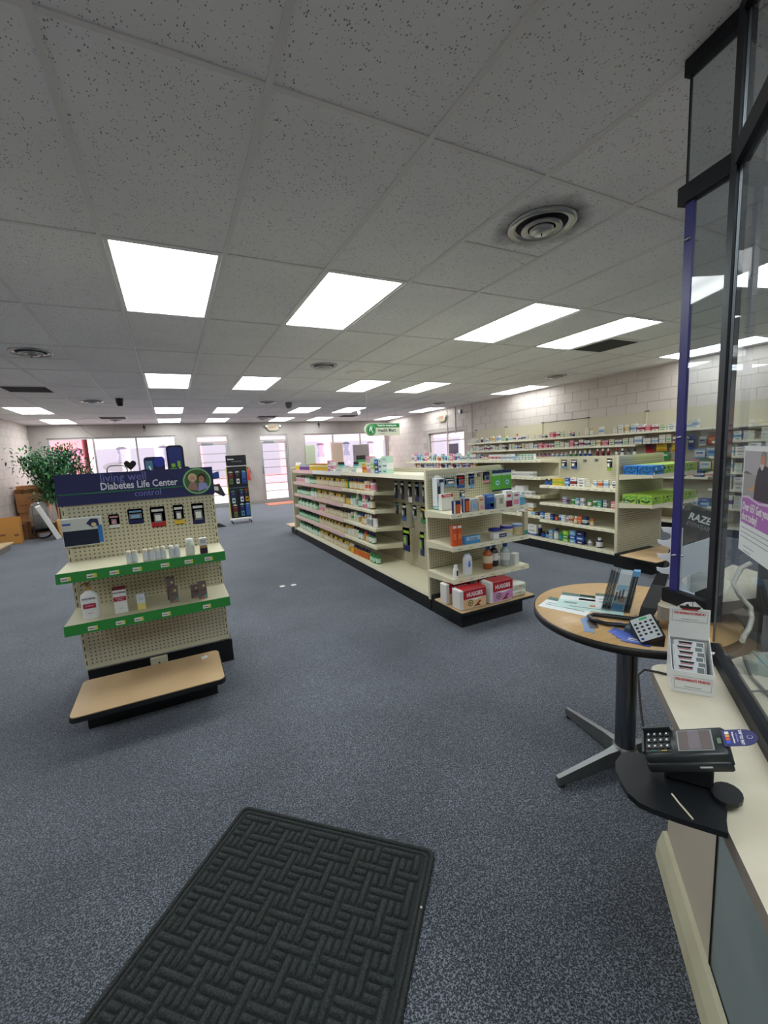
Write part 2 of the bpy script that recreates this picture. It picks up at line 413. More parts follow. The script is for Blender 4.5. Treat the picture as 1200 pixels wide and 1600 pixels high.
for (i, j) in LIGHTS:
    lb = 'fluorescent ceiling troffer in the %s, %s' % (rows[j], cols.get(i, ''))
    if j < 0: lb = 'fluorescent ceiling troffer behind the viewer'
    t_ = thing('ceiling_light', lb, 'ceiling light', ((i+.5)*TP, (j+.5)*TL, ZC), group='ceiling troffers' if j >= 0 else 'troffers behind the viewer')
    link('frame', fme, t_); link('diffuser', dme_w if i == 11 else dme, t_)
# round air diffusers
ALU = mat((170, 172, 172), .3, 1, name='spun_aluminium'); VENT_DK = mat((30, 30, 34), .8, name='dark_throat')
def round_vent(x, y, lab, r=.18):
    t_ = thing('air_diffuser', lab, 'air vent', (x, y, ZC+.004), group='round air diffusers')
    MB().lathe([(r, 0), (r, -.008), (r*.93, -.022), (r*.78, -.014), (r*.74, -.003)], ALU, 32, cap=False).build('outer_ring', t_)
    MB().lathe([(r*.745, -.001), (r*.745, -.004), (.001, -.004)], VENT_DK, 32, cap=False).build('throat', t_)  # flat dark disc closing the duct opening
    MB().lathe([(r*.56, -.008), (r*.60, -.026), (r*.52, -.034), (r*.40, -.024)], ALU, 32, cap=False).build('inner_ring', t_)
    MB().lathe([(r*.34, -.012), (r*.36, -.034), (r*.26, -.044), (.001, -.046)], ALU, 24, cap=False).build('centre_cone', t_)
    MB().box(-.003, .003, -.002, .002, -.06, -.044, VENT_DK).build('damper_screw', t_)
vl = ['closest to the viewer, dust-streaked', 'over the long aisle', 'at the left side, near row', 'at the right side over the second gondola', 'at the left side, middle of the room',
      'over the far end of the long aisle', 'at the right side near the side window', 'close to the left windows', 'close to the exit door']
for (i, j), s in zip(VENTS, vl):
    round_vent((i+.5)*TP, j*TL+TL/4, 'round metal ceiling diffuser ' + s)
gl = {(-3, 6): 'far left side', (8, 2): 'right of the troffers, nearest', (4, 9): 'before the exit door', (-2, 9): 'before the left windows', (8, 9): 'near the right windows'}
DKG = mat((62, 62, 64), .8, name='grille_dark')
for (i, j), up in GRILLES.items():
    y = j*TL+(TL*.75 if up else TL*.25)
    g = thing('return_grille', 'square dark ceiling return grille, ' + gl[i, j], 'air vent', ((i+.5)*TP, y, ZC), group='ceiling return grilles')
    h = TP/2-.012
    q = MB(); [q.box(a, c, d, e, -.003, .006, GRID) for (a, c, d, e) in ((-h, -h+.03, -h, h), (h-.03, h, -h, h), (-h+.03, h-.03, -h, -h+.03), (-h+.03, h-.03, h-.03, h))]
    q.build('frame', g)
    MB().box(-h+.03, h-.03, -h+.03, h-.03, .004, .01, DKG).build('backing', g)
    q = MB(); [q.box(-h+.03, h-.03, -h+.04+k*.022, -h+.046+k*.022, -.001, .004, mat((88, 88, 90), .7)) for k in range(24)]
    q.build('louvres', g)
def small_round(name, x, y, lab, cat, r, h, m, dz=0):
    return tag(MB().lathe([(r, 0), (r*.96, -h*.6), (r*.6, -h), (.001, -h)], m, 20, cap=False).build(name, None, (x, y, ZC+dz)), lab, cat)
small_round('ceiling_speaker', 2.74, 5.53, 'flat white round ceiling speaker beside the second round diffuser', 'speaker', .15, .012, WHITE)
small_round('dome_camera', -.47, 8.5, 'small black camera dome hanging from the ceiling left of centre', 'camera', .06, .13, mat((14, 14, 16), .2))
small_round('smoke_alarm', 2.6, 8.9, 'grey wedge-shaped ceiling sensor beyond the troffers', 'sensor', .07, .12, mat((110, 112, 112), .5))
small_round('smoke_alarm', 4.9, 10.4, 'white cylindrical ceiling sensor near the right windows', 'sensor', .05, .12, WHITE)
for k, (x, y) in enumerate(((-1.4, 12.1), (2.2, 12.1))):
    small_round('ceiling_speaker', x, y, 'flat white ceiling disc near the %s' % ('left windows' if k == 0 else 'two glass doors'), 'speaker', .16, .012, WHITE)

# ---------------------------------------------------------------- windows and doors of the back wall
ALF = mat((176, 176, 174), .4, .6, name='aluminium_frame'); GLASS = glassy((246, 240, 242), name='window_glass')
def window(name, x0, x1, z0, z1, panes, y=YB+.07):
    w_ = struct(link(name, None, None, (0, 0, 0)))
    f = .045
    for k, (a, c, d, e) in enumerate(((x0, x1, z0, z0+f), (x0, x1, z1-f, z1), (x0, x0+f, z0+f, z1-f), (x1-f, x1, z0+f, z1-f))):
        MB().box(a, c, y-.03, y+.03, d, e, ALF).build('frame_rail', w_)
    for k in range(1, panes):
        xc = x0+(x1-x0)*k/panes; MB().box(xc-f/2, xc+f/2, y-.03, y+.03, z0+f, z1-f, ALF).build('mullion', w_)
    for k in range(panes):
        a = x0+(x1-x0)*k/panes+f/2; c = x0+(x1-x0)*(k+1)/panes-f/2
        MB().box(a, c, y-.003, y+.003, z0+f, z1-f, GLASS).build('pane', w_)
    MB().box(x0-.02, x1+.02, YB-.04, y-.03, z0-.03, z0, WALLM).build('window_sill', w_)
    return w_
w1 = window('window_1', *OPN[0], 3); w2 = window('window_2', *OPN[3], 3)
# painted marks on the panes
BLD = mat((130, 146, 210), .5, alpha=.45, name='blue_decal'); WHD = mat((250, 240, 225), .5, alpha=.8, name='cream_decal'); PKD = mat((235, 130, 140), .5, alpha=.6)
def decal(w_, x, z, y=YB+.062):
    q = MB(); q.add([(x+a, y, z+c) for a, c in arc(0, .12, .11, 0, 2*pi, 16, .12)], [tuple(range(16))], BLD)
    q.add([(x+a, y, z+c) for a, c in [(-.13, -.22), (.13, -.22), (.07, .02), (-.07, .02)]], [(0, 1, 2, 3)], BLD)
    q.add([(x+a, y, z+c) for a, c in arc(0, .17, .14, 0, pi, 10, .08)], [tuple(range(11))], mat((60, 70, 120), .5, alpha=.7)); q.build('window_decal', w_)
for x in (-2.0, -.98, .06): decal(w1, x, 1.72)
for x in (4.85, 5.8, 6.75): decal(w2, x, 1.62)
for x0, k in ((-1.15, 0), (-.15, 0)):
    q = MB(); q.add([(x0+a, YB+.062, 1.42+c) for a, c in arc(0, 0, .33, 0, 2*pi, 24, .13)], [tuple(range(24))], mat((190, 180, 180), .5, alpha=.5)); q.build('window_decal', w1)
def door(name, x0, x1, z1, bars, hinge):
    d = struct(link(name, None, None, (0, 0, 0))); y = YB+.07; f = .05; zt = 1.98
    MB().box(x0, x0+f, y-.05, y+.05, 0, z1, ALF).build('jamb', d); MB().box(x1-f, x1, y-.05, y+.05, 0, z1, ALF).build('jamb', d)
    MB().box(x0+f, x1-f, y-.05, y+.05, z1-f, z1, ALF).build('head', d); MB().box(x0+f, x1-f, y-.05, y+.05, zt, zt+f, ALF).build('transom_bar', d)
    MB().box(x0+f, x1-f, y-.003, y+.003, zt+f, z1-f, GLASS).build('transom_pane', d)
    a, c = x0+f+.005, x1-f-.005
    lf = MB()
    for q in ((a, a+.05, 0.01, zt-.01), (c-.05, c, 0.01, zt-.01), (a+.05, c-.05, .01, .12), (a+.05, c-.05, zt-.07, zt-.01)): lf.box(q[0], q[1], y-.02, y+.02, q[2], q[3], ALF)
    lf.build('door_leaf_frame', d)
    for k in range(1, bars):
        z = .12+(zt-.19)*k/bars; MB().box(a+.05, c-.05, y-.015, y+.015, z-.012, z+.012, ALF).build('glazing_bar', d)
    for k in range(bars):
        z0_ = .12+(zt-.19)*k/bars+.012; z1_ = .12+(zt-.19)*(k+1)/bars-.012
        MB().box(a+.05, c-.05, y-.003, y+.003, z0_, z1_, GLASS).build('pane', d)
    MB().box(a+.1, a+.42, y-.06, y-.022, zt-.05, zt+.01, STEEL).build('door_closer', d)
    hx = a+.02 if hinge else c-.03
    MB().tube([(hx, y-.02, .95), (hx, y-.06, .97), (hx, y-.06, 1.2), (hx, y-.02, 1.22)], .01, STEEL).build('door_handle', d)
    MB().box(x0+f, x1-f, y-.06, y+.06, 0, .012, STEEL).build('threshold', d)
    return d
door('door_1', .95, 1.89, 2.21, 7, True); door('door_2', 2.80, 3.73, 2.19, 7, True)
# side window in the right wall
w3 = struct(link('window_3', None, None, (XR+.1, 0, 0))); f = .05
for (a, c, d, e) in ((WY0, WY1, WZ0, WZ0+f), (WY0, WY1, WZ1-f, WZ1), (WY0, WY0+f, WZ0+f, WZ1-f), (WY1-f, WY1, WZ0+f, WZ1-f), (10.05, 10.1, WZ0+f, WZ1-f), (WY0+f, 10.05, 1.66, 1.69), (10.1, WY1-f, 1.66, 1.69)):
    MB().box(-.03, .03, a, c, d, e, ALF).build('frame_rail', w3)
MB().box(-.003, .003, WY0+f, 10.05, WZ0+f, WZ1-f, GLASS).build('pane', w3); MB().box(-.003, .003, 10.1, WY1-f, WZ0+f, WZ1-f, GLASS).build('pane', w3)
tag(MB().box(0, .01, 0, .45, 0, .42, mat((110, 100, 112), .8)).build('notice_card', None, (XR+.055, 9.55, 1.15)), 'grey-purple card taped to the side window pane', 'notice')
# doormat at the exit
tag(MB().prism(rrect(2.75, 3.8, 12.7, 13.55, .03), 0.001, .012, noisy((176, 112, 88), (200, 134, 106), 60, .9, name='terracotta_mat')).build('door_mat'), 'terracotta doormat before the exit door', 'mat')

# ---------------------------------------------------------------- outside
struct(MB().box(-30, 60, YB+.21, 60, -.2, -.12, mat((196, 190, 190), .9)).build('ground'))
struct(MB().box(XR+.21, 60, -20, YB+.2, -.2, -.12, mat((150, 148, 150), .9)).build('ground'))
def building(x0, x1, y0, h, m, lab, awn=None, nw=3):
    t_ = thing('building', lab, 'building', (0, 0, 0))
    MB().box(x0, x1, y0, y0+6, -.12, h, m).build('wall', t_); MB().box(x0-.1, x1+.1, y0-.15, y0+6, h, h+.25, mat((190, 188, 190), .7)).build('roof_coping', t_)
    for k in range(nw):
        a = x0+(x1-x0)*(k+.15)/nw; c = x0+(x1-x0)*(k+.85)/nw
        MB().box(a, c, y0-.04, y0-.001, .5, 2.4, mat((150, 154, 166), .3)).build('window', t_)
    if awn: MB().extr([(0, 0), (1.2, 0), (1.2, .15), (0, .9)], x1-x0, awn, y0=0).xf(Matrix(((0, 1, 0, x0), (-1, 0, 0, y0-.001), (0, 0, 1, 2.6), (0, 0, 0, 1)))).build('awning', t_)
building(-14, -3.85, 27, 4.6, mat((240, 150, 156), .8), 'red-pink storefront across the street, left')
building(-3.6, 1.38, 27, 4.2, mat((220, 216, 216), .8), 'pale grey storefront across the street behind the left windows')
building(1.6, 9.5, 27, 4.4, mat((238, 176, 180), .8), 'pink storefront across the street behind the doors')
building(9.7, 22, 28, 5.0, mat((222, 206, 210), .8), 'pale building across the street behind the right windows')
# ================================================================ PRODUCTS
PM = {}
def carton(w, d, h, pal, k=0):
    key = ('c', round(w, 3), round(d, 3), round(h, 3), pal, k)
    if key in PM: return PM[key]
    a, b_, c_ = (cm(q) for q in pal); q = MB()
    zs = [(0, .28, a), (.28, .62, b_), (.62, 1, a)] if k == 0 else ([(0, .7, a), (.7, 1, b_)] if k == 1 else [(0, .18, b_), (.18, 1, a)])
    x0, x1, y0, y1 = -w/2, w/2, 0, d
    for (s0, s1, m_) in zs:
        z0, z1 = h*s0, h*s1
        q.add([(x0, y0, z0), (x1, y0, z0), (x1, y1, z0), (x0, y1, z0), (x0, y0, z1), (x1, y0, z1), (x1, y1, z1), (x0, y1, z1)],
              [(0, 1, 5, 4), (1, 2, 6, 5), (2, 3, 7, 6), (3, 0, 4, 7)], m_)
    q.add([(x0, y0, h), (x1, y0, h), (x1, y1, h), (x0, y1, h)], [(0, 1, 2, 3)], a)
    q.add([(x0, y0, 0), (x1, y0, 0), (x1, y1, 0), (x0, y1, 0)], [(3, 2, 1, 0)], a)
    e = .0006; y = -e
    for (u0, u1, v0, v1, m_) in ((.16, .84, .40, .50, c_), (.2, .7, .78, .84, c_), (.25, .75, .08, .18, c_)):
        q.add([(x0+w*u0, y, h*v0), (x0+w*u1, y, h*v0), (x0+w*u1, y, h*v1), (x0+w*u0, y, h*v1)], [(0, 1, 2, 3)], m_)
    PM[key] = q.mesh('carton'); return PM[key]
def bottle(r, h, pal, neck=.6, sy=1.0, seg=12, trans=None):
    key = ('b', r, h, pal, neck, sy)
    if key in PM: return PM[key]
    body, cap, lab = (cm(q, .35) for q in pal); q = MB(); c = (0, r*sy, 0)
    hs = h*.74; rn = r*neck
    q.lathe([(r*.94, 0), (r, h*.02), (r, hs*.88), (r*.92, hs*.95), (rn*.9, hs)], body, seg, c, sy=sy)
    q.lathe([(r*1.015, hs*.14), (r*1.015, hs*.8)], lab, seg, c, sy=sy, cap=False)
    q.lathe([(rn, hs), (rn*1.02, h*.97), (rn*.9, h)], cap, seg, c, sy=sy)
    PM[key] = q.mesh('bottle'); return PM[key]
def pouch(w, h, pal, hook=True):
    key = ('p', w, h, pal)
    if key in PM: return PM[key]
    a, b_, c_ = (cm(q, .35) for q in pal); q = MB(); n = 6; m_ = 6; t_ = .018
    for sgn in (-1, 1):
        vs = []; fs = []
        for i in range(n+1):
            for j in range(m_+1):
                u, v_ = i/n, j/m_; bul = (sin(pi*u)*sin(pi*min(1, v_*1.12)))**.6 if 0 < u < 1 and v_ < .9 and v_ > 0 else 0
                vs.append(((u-.5)*w*(1-.04*sin(pi*v_)), sgn*t_*bul+.02, -h+h*v_))
        for i in range(n):
            for j in range(m_): 
                f = (i*(m_+1)+j, (i+1)*(m_+1)+j, (i+1)*(m_+1)+j+1, i*(m_+1)+j+1); fs.append(f if sgn < 0 else f[::-1])
        k = len(q.v); q.add(vs, fs, a, True)
        for fi in range(len(fs)):
            j = fi % m_
            if j == m_-1 or j == 0: q.mi[-len(fs)+fi] = q.m(b_)
            elif j in (3,) and sgn < 0 and 0 < fi//m_ < n-1: q.mi[-len(fs)+fi] = q.m(c_)
    q.box(-w*.45, w*.45, .0195, .0205, -h*.06, 0, b_)
    PM[key] = q.mesh('pouch'); return PM[key]
def blister(w, h, pal, bw=.6, bh=.5):
    key = ('l', w, h, pal, bw, bh)
    if key in PM: return PM[key]
    a, b_, c_ = (cm(q, .35) for q in pal); q = MB()
    q.add([(x, y, z) for y in (0, .002) for x, z in rrect(-w/2, w/2, -h, 0, .006, 2)], [tuple(range(12))], a)
    q.extr(rrect(-w/2, w/2, -h, 0, .006, 2), .002, a)
    q.box(-w/2, w/2, -.0006, 0, -h*1.0+.004, -h*.72, b_)
    q.box(-w*.4, w*.4, -.0006, 0, -h*.24, -h*.12, c_)
    q.box(-w*bw/2, w*bw/2, -.018, -.0006, -h*.34-h*bh, -h*.32, mat((120, 124, 130), .3))
    q.box(-w*bw*.35, w*bw*.35, -.0186, -.018, -h*.34-h*bh*.8, -h*.4, c_)
    PM[key] = q.mesh('blister'); return PM[key]
def place(me, name, x, y, z, rz, label, cat, group):
    o = link(name, me, None, (x, y, z+.0008), rz); tag(o, label, cat, group); return o
COLN = dict(sky='light blue', mint='pale green', lime='lime green', teal='teal')
def cn(c): return COLN.get(c, c)
def row(p0, dirv, face, items, where, z, gap=.006, jit=.004, setback=.012, grp=True):
    """items: list of (kind, width, height, palette, extra) set side by side from p0 along dirv; fronts face angle 'face'."""
    s = 0; back = Vector((-sin(face), cos(face)))
    for it in items:
        kind, w, h, pal = it[:4]; nm = it[4] if len(it) > 4 else None
        if kind == 'gap': s += w; continue
        px = p0[0]+dirv[0]*(s+w/2)+back[0]*setback+back[0]*R.uniform(0, jit); py = p0[1]+dirv[1]*(s+w/2)+back[1]*setback+back[1]*R.uniform(0, jit)
        if kind == 'box':
            lab = nm or '%s carton with %s band' % (cn(pal[0]), cn(pal[1])); cat = 'box'; me = carton(w-.001, min(w*.7, .07) if len(it) < 6 else it[5], h, pal, it[6] if len(it) > 6 else 0); n_ = 'carton'
        elif kind == 'bot':
            lab = nm or '%s bottle with %s cap' % (cn(pal[0]), cn(pal[1])); cat = 'bottle'; me = bottle(round(w/2-.0015, 4), h, pal); n_ = 'bottle'
        elif kind == 'oval':
            lab = nm or '%s flat bottle with %s cap' % (cn(pal[0]), cn(pal[1])); cat = 'bottle'; me = bottle(round(w/2-.0015, 4), h, pal, .45, .55); n_ = 'bottle'
        elif kind == 'tub':
            lab = nm or '%s tub with %s lid' % (cn(pal[0]), cn(pal[1])); cat = 'tub'; me = bottle(round(w/2-.0015, 4), h, pal, .98); n_ = 'tub'
        l_ = lab + ' ' + where
        place(me, n_, px, py, z, face, l_, cat, (cat + ('es ' if cat == 'box' else 's ') + where) if grp else None)
        s += w+gap
def mk(kind, w, h, pal, n=1, **k): return [(kind, w, h, pal)+tuple(k.get('x', ())) for _ in range(n)]

# ================================================================ GONDOLA FIXTURES
PEGX = pegboard((206, 200, 172), (96, 90, 74), 0, name='pegboard_panel'); PEGY = pegboard((196, 190, 164), (96, 90, 74), 1, name='pegboard_side')
PEGSEE = pegboard((214, 208, 180), (80, 74, 60), 0, True, name='open_pegboard')
TAN = noisy((196, 164, 124), (206, 176, 136), 5, .4, name='tan_laminate')
TAGW = mat((236, 236, 226), .5); TAGY = mat((226, 214, 60), .5, name='yellow_tag')
def price_tags(parent, xs, y, z, h=.022, w=.045, ax='x', sgn=-1):
    for x in xs:
        q = MB()
        if ax == 'x':
            q.box(x-w/2, x+w/2, y-.0015, y, z-h/2, z+h/2, TAGW); q.box(x+w/2-.012, x+w/2, y-.002, y-.0015, z-h/2+.002, z+h/2-.002, TAGY)
            q.box(x-w/2+.004, x+w/2-.016, y-.002, y-.0015, z-.003, z+.001, SLOT)
        else:
            q.box(y-.0015, y, x-w/2, x+w/2, z-h/2, z+h/2, TAGW); q.box(y-.002, y-.0015, x-w/2, x-w/2+.012, z-h/2+.002, z+h/2-.002, TAGY)
            q.box(y-.002, y-.0015, x-w/2+.016, x+w/2-.004, z-.003, z+.001, SLOT)
        q.build('price_tag', parent)
def shelf_part(parent, x0, x1, y0, y1, z, lip, front, tags=None, strip=None, name='shelf'):
    """deck top at z; front 'y-' (faces camera side) or 'x-'"""
    q = MB()
    if front == 'y-': q.box(x0+.0045, x1-.0045, y0+.0005, y1, z-.02, z-.0005, CREAM)
    else: q.box(x0+.0005, x1, y0+.0045, y1-.0045, z-.02, z-.0005, CREAM)
    if front == 'y-':
        q.add([(x0, y0-.012, z-lip), (x1, y0-.012, z-lip), (x1, y0-.004, z+.003), (x0, y0-.004, z+.003), (x0, y0, z-lip), (x1, y0, z-lip), (x1, y0, z+.003), (x0, y0, z+.003)],
              [(0, 1, 2, 3), (4, 7, 6, 5), (0, 4, 5, 1), (3, 2, 6, 7), (0, 3, 7, 4), (1, 5, 6, 2)], strip or CREAM2)
        for xx in (x0, x1-.004):   # tapered end brackets
            q.add([(xx, y0, z-.03), (xx, y1, z-.06), (xx, y1, z), (xx, y0, z), (xx+.004, y0, z-.03), (xx+.004, y1, z-.06), (xx+.004, y1, z), (xx+.004, y0, z)],
                  [(0, 1, 2, 3), (7, 6, 5, 4), (0, 4, 5, 1), (3, 2, 6, 7)], CREAM)
    else:
        q.add([(x0-.012, y0, z-lip), (x0-.012, y1, z-lip), (x0-.004, y1, z+.003), (x0-.004, y0, z+.003), (x0, y0, z-lip), (x0, y1, z-lip), (x0, y1, z+.003), (x0, y0, z+.003)],
              [(3, 2, 1, 0), (5, 6, 7, 4), (1, 5, 4, 0), (7, 6, 2, 3), (4, 7, 3, 0), (2, 6, 5, 1)], strip or CREAM2)
        for yy in (y0, y1-.004):
            q.add([(x0, yy, z-.03), (x1, yy, z-.06), (x1, yy, z), (x0, yy, z), (x0, yy+.004, z-.03), (x1, yy+.004, z-.06), (x1, yy+.004, z), (x0, yy+.004, z)],
                  [(3, 2, 1, 0), (4, 5, 6, 7), (1, 5, 4, 0), (7, 6, 2, 3)], CREAM)
    return q.build(name, parent)
def upright(parent, x0, x1, y0, y1, z0, z1, ax='y'):
    q = MB().box(x0, x1, y0, y1, z0, z1, CREAM)
    n = int((z1-z0-.04)/.047)
    for k in range(n):
        z = z0+.03+k*.047
        if ax == 'y': q.box((x0+x1)/2-.0025, (x0+x1)/2+.0025, y0-.0006, y0, z, z+.026, SLOT)
        else: q.box(x0-.0006, x0, (y0+y1)/2-.0025, (y0+y1)/2+.0025, z, z+.026, SLOT)
    return q.build('upright', parent)

# ---------------- diabetes display (left foreground)
DX0, DX1, DY = -.405, .44, 2.78
D = thing('display_stand', 'cream pegboard display stand with navy diabetes header and green-edged shelves', 'display stand', (0, 0, 0))
MB().box(DX0+.02, DX1-.02, DY, DY+.006, .175, 1.20, PEGX).build('pegboard', D)
upright(D, DX0, DX0+.022, DY-.004, DY+.05, .165, 1.36); upright(D, DX1-.022, DX1, DY-.004, DY+.05, .165, 1.36)
MB().box(DX0, DX1, DY-.003, DY+.02, .165, .185, CREAM).build('bottom_rail', D)
MB().box(DX0+.01, DX1+.015, DY-.01, DY+.34, 0, .158, BLACK).build('base_plinth', D)
HDR = mat((42, 46, 96), .4, name='navy_header'); HW = mat((228, 230, 240), .5); HL = mat((122, 126, 196), .5, name='lilac_print')
hd = MB().box(DX0-.006, DX1+.004, DY-.022, DY-.012, 1.19, 1.372, HDR).build('header_sign', D)
text('Diabetes Life Center', .062, HW, hd, (.018, DY-.0225, 1.288), sx=.80, bold=.0012)
text('living well', .070, HL, hd, (-.065, DY-.0222, 1.338), sx=.9); text('control', .056, HL, hd, (.055, DY-.0222, 1.232), sx=.9)
MB().box(DX0, .27, DY-.0226, DY-.022, 1.253, 1.258, GREEN).build('green_line', hd)
q = MB().lathe([(.088, 0), (.088, .003)], GREEN, 32, axis='y').xf(Matrix.Translation((.345, DY-.022, 1.284)))
q.lathe([(.082, 0), (.082, .0036)], mat((196, 220, 196), .5), 32, axis='y', c=(.345, DY-.022, 1.284)); q.lathe([(.077, 0), (.077, .0042)], mat((70, 110, 62), .6, name='foliage_print'), 32, axis='y', c=(.345, DY-.022, 1.284)); q.build('photo_badge', hd)
def flat(q, pts, y, m_): q.add([(a, y, b_) for a, b_ in pts], [tuple(range(len(pts)))], m_)
q = MB(); Y0 = DY-.0268; SK1 = mat((214, 168, 140), .6, name='skin_print'); SK2 = mat((190, 132, 100), .6)
flat(q, arc(.318, 1.308, .026, 0, 2*pi, 20, .028), Y0, mat((222, 204, 150), .6)); flat(q, arc(.318, 1.300, .019, 0, 2*pi, 20, .024), Y0-.0004, SK1)
flat(q, [(.283, 1.235), (.345, 1.222), (.34, 1.27), (.325, 1.282), (.30, 1.278)], Y0-.0002, mat((170, 130, 120), .6))
flat(q, arc(.374, 1.303, .026, 0, 2*pi, 20, .030), Y0-.0002, mat((60, 44, 34), .6)); flat(q, arc(.371, 1.294, .018, 0, 2*pi, 20, .023), Y0-.0006, SK2)
flat(q, [(.345, 1.216), (.408, 1.235), (.40, 1.265), (.38, 1.275), (.352, 1.272)], Y0-.0005, mat((160, 166, 222), .6))
for cx, cz in ((.318, 1.299), (.371, 1.293)):
    for dx in (-.007, .007): flat(q, arc(cx+dx, cz+.004, .0018, 0, 2*pi, 8), Y0-.0010, SLOT)
    flat(q, [(cx-.007, cz-.009), (cx+.007, cz-.009), (cx, cz-.013)], Y0-.0010, mat((240, 236, 230), .5))
q.build('photo_print', hd)
for nm, z, xs in (('shelf', .855, (-.36, -.245, -.14, -.03, .11, .235, .345)), ('shelf', .565, (-.275, -.145, -.055, .085, .305))):
    s_ = shelf_part(D, DX0, DX1, 2.44, DY-.004, z, .052, 'y-', strip=GREEN)
    price_tags(s_, xs, 2.426, z-.028)
bk = MB().prism(rrect(-.385, .35, 2.14, 2.56, .035), .165, .190, BLACK).build('bumper_edge', D)
MB().prism(rrect(-.380, .345, 2.145, 2.555, .033), .1895, .194, TAN).build('deck_board', D)
MB().box(-.35, .31, 2.36, 2.62, 0, .165, BLACK).build('deck_plinth', D)
q = MB().cbox(-.055, .055-.01, DY-.03, DY-.010, .07, .155, .004, CREAM); q.lathe([(.006, 0), (.006, .004)], SLOT, 10, axis='y', c=(-.005, DY-.03, .115)); q.build('centre_bracket', D)
tag(MB().prism([(0, 0), (.035, .012), (.028, .04), (-.006, .03)], 0, .004, PAPER).build('paper_label', None, (.245, 2.46, .1945)), 'torn white label stuck on the tan deck of the display stand', 'label')
# rear shelf of the stand with its goods
MB().box(DX0, DX1, DY+.052, DY+.30, 1.325, 1.335, CREAM).build('top_shelf', D)
# hung cards
YH = DY-.004
def hang(name, me, x, z, lab, cat='package', y=YH, rz=0, prong=.03, dy=0):
    t_ = thing(name, lab, cat, (x, y-dy, z), rz)
    link('card', me, t_); MB().tube([(0, dy, -.006), (0, -.012, -.006)], .0015, STEEL, 6).build('peg_hook', t_)
    return t_
t_ = thing('blood_pressure_kit', 'large flat blood pressure cuff box hanging at left on the display pegboard', 'box', (-.305, YH-.045, 1.115))
MB().cbox(-.10, .095, 0, .043, -.165, 0, .003, mat((206, 210, 206), .5)).build('carton', t_)
MB().box(-.097, .075, -.001, 0, -.16, -.072, mat((24, 32, 56), .35)).build('window_panel', t_)
MB().box(.075, .097, -.001, 0, -.155, -.05, mat((50, 120, 190), .4)).build('blue_strip', t_)
q = MB(); flat(q, [(.02, -.035), (.045, -.008), (.08, -.012), (.085, -.05), (.05, -.062)], -.0012, mat((36, 42, 88), .5)); flat(q, arc(.058, -.045, .013, 0, 2*pi, 12), -.0016, mat((220, 200, 160), .5)); q.build('printed_picture', t_)
MB().cbox(-.095, -.055, -.0015, 0, -.038, -.026, .0005, mat((56, 90, 160), .5)).build('logo_patch', t_)
hang('hanging_card', blister(.055, .088, ('maroon', 'white', 'pink'), .5, .35), -.147, 1.115, 'small dark red hanging pack on display pegboard')
hang('hanging_card', blister(.083, .095, ('navy', 'navy', 'sky'), .8, .3), -.03, 1.137, 'dark blue and silver lens-wipe pack on display pegboard')
hang('hanging_card', blister(.083, .132, ('black', 'red', 'white'), .55, .42), .093, 1.138, 'black and red meter blister card on display pegboard')
hang('hanging_card', blister(.060, .130, ('black', 'yellow', 'white'), .55, .42), .213, 1.138, 'black and yellow blister card on display pegboard')
hang('hanging_card', blister(.074, .138, ('navy', 'navy', 'white'), .65, .45), .330, 1.137, 'black and blue blister card at the right of display pegboard')
# shelf 1 goods
def small_bottles(x, y, z, n, lab, h=.072, capc='cream'):
    t_ = thing('twin_bottle_pack' if n == 2 else 'supplement_bottle', lab, 'bottle', (x, y, z+.001))
    for k in range(n):
        dx = (k-(n-1)/2)*.030
        MB().lathe([(.0135, 0), (.0145, .003), (.0145, h*.72), (.010, h*.8)], mat((214, 218, 212), .3), 14, (dx, 0, 0)).build('bottle_body', t_)
        MB().lathe([(.0148, h*.12), (.0148, h*.66)], mat((222, 230, 232), .5), 14, (dx, 0, 0), cap=False).build('bottle_label', t_)
        MB().lathe([(.012, h*.8), (.012, h*.98), (.010, h)], cm(capc), 14, (dx, 0, 0)).build('bottle_cap', t_)
    return t_
small_bottles(-.052, 2.475, .855, 2, 'leftmost pair of small clear supplement bottles on upper green shelf')
small_bottles(.03, 2.47, .855, 2, 'second pair of small supplement bottles on upper green shelf')
small_bottles(.092, 2.468, .855, 2, 'third pair of small supplement bottles on upper green shelf', .076)
small_bottles(.165, 2.465, .855, 2, 'fourth pair of supplement bottles with white caps on upper green shelf', .074, 'white')
t_ = thing('supplement_bottle', 'tall cream supplement bottle on upper green shelf', 'bottle', (.25, 2.475, .856))
MB().lathe([(.023, 0), (.025, .004), (.025, .07), (.02, .08)], mat((206, 216, 190), .3), 18).build('bottle_body', t_); MB().lathe([(.0255, .012), (.0255, .06)], mat((224, 226, 214), .5), 18, cap=False).build('bottle_label', t_)
MB().lathe([(.021, .08), (.021, .098), (.019, .1)], cm('white'), 18).build('bottle_cap', t_)
t_ = thing('supplement_carton', 'small white and dark purple carton at right of upper green shelf', 'box', (.325, 2.46, .856))
MB().box(-.021, .021, 0, .035, 0, .042, mat((58, 38, 60), .4)).build('carton_base', t_); MB().box(-.021, .021, 0, .035, .0422, .094, WHITE).build('carton_top', t_)
MB().box(-.021, .021, -.0006, 0, .035, .05, mat((176, 140, 80), .5)).build('gold_band', t_)
text('PEPTIC\nRELIEF', .011, mat((40, 50, 110), .5), t_, (0, -.0007, .073), sx=.9)
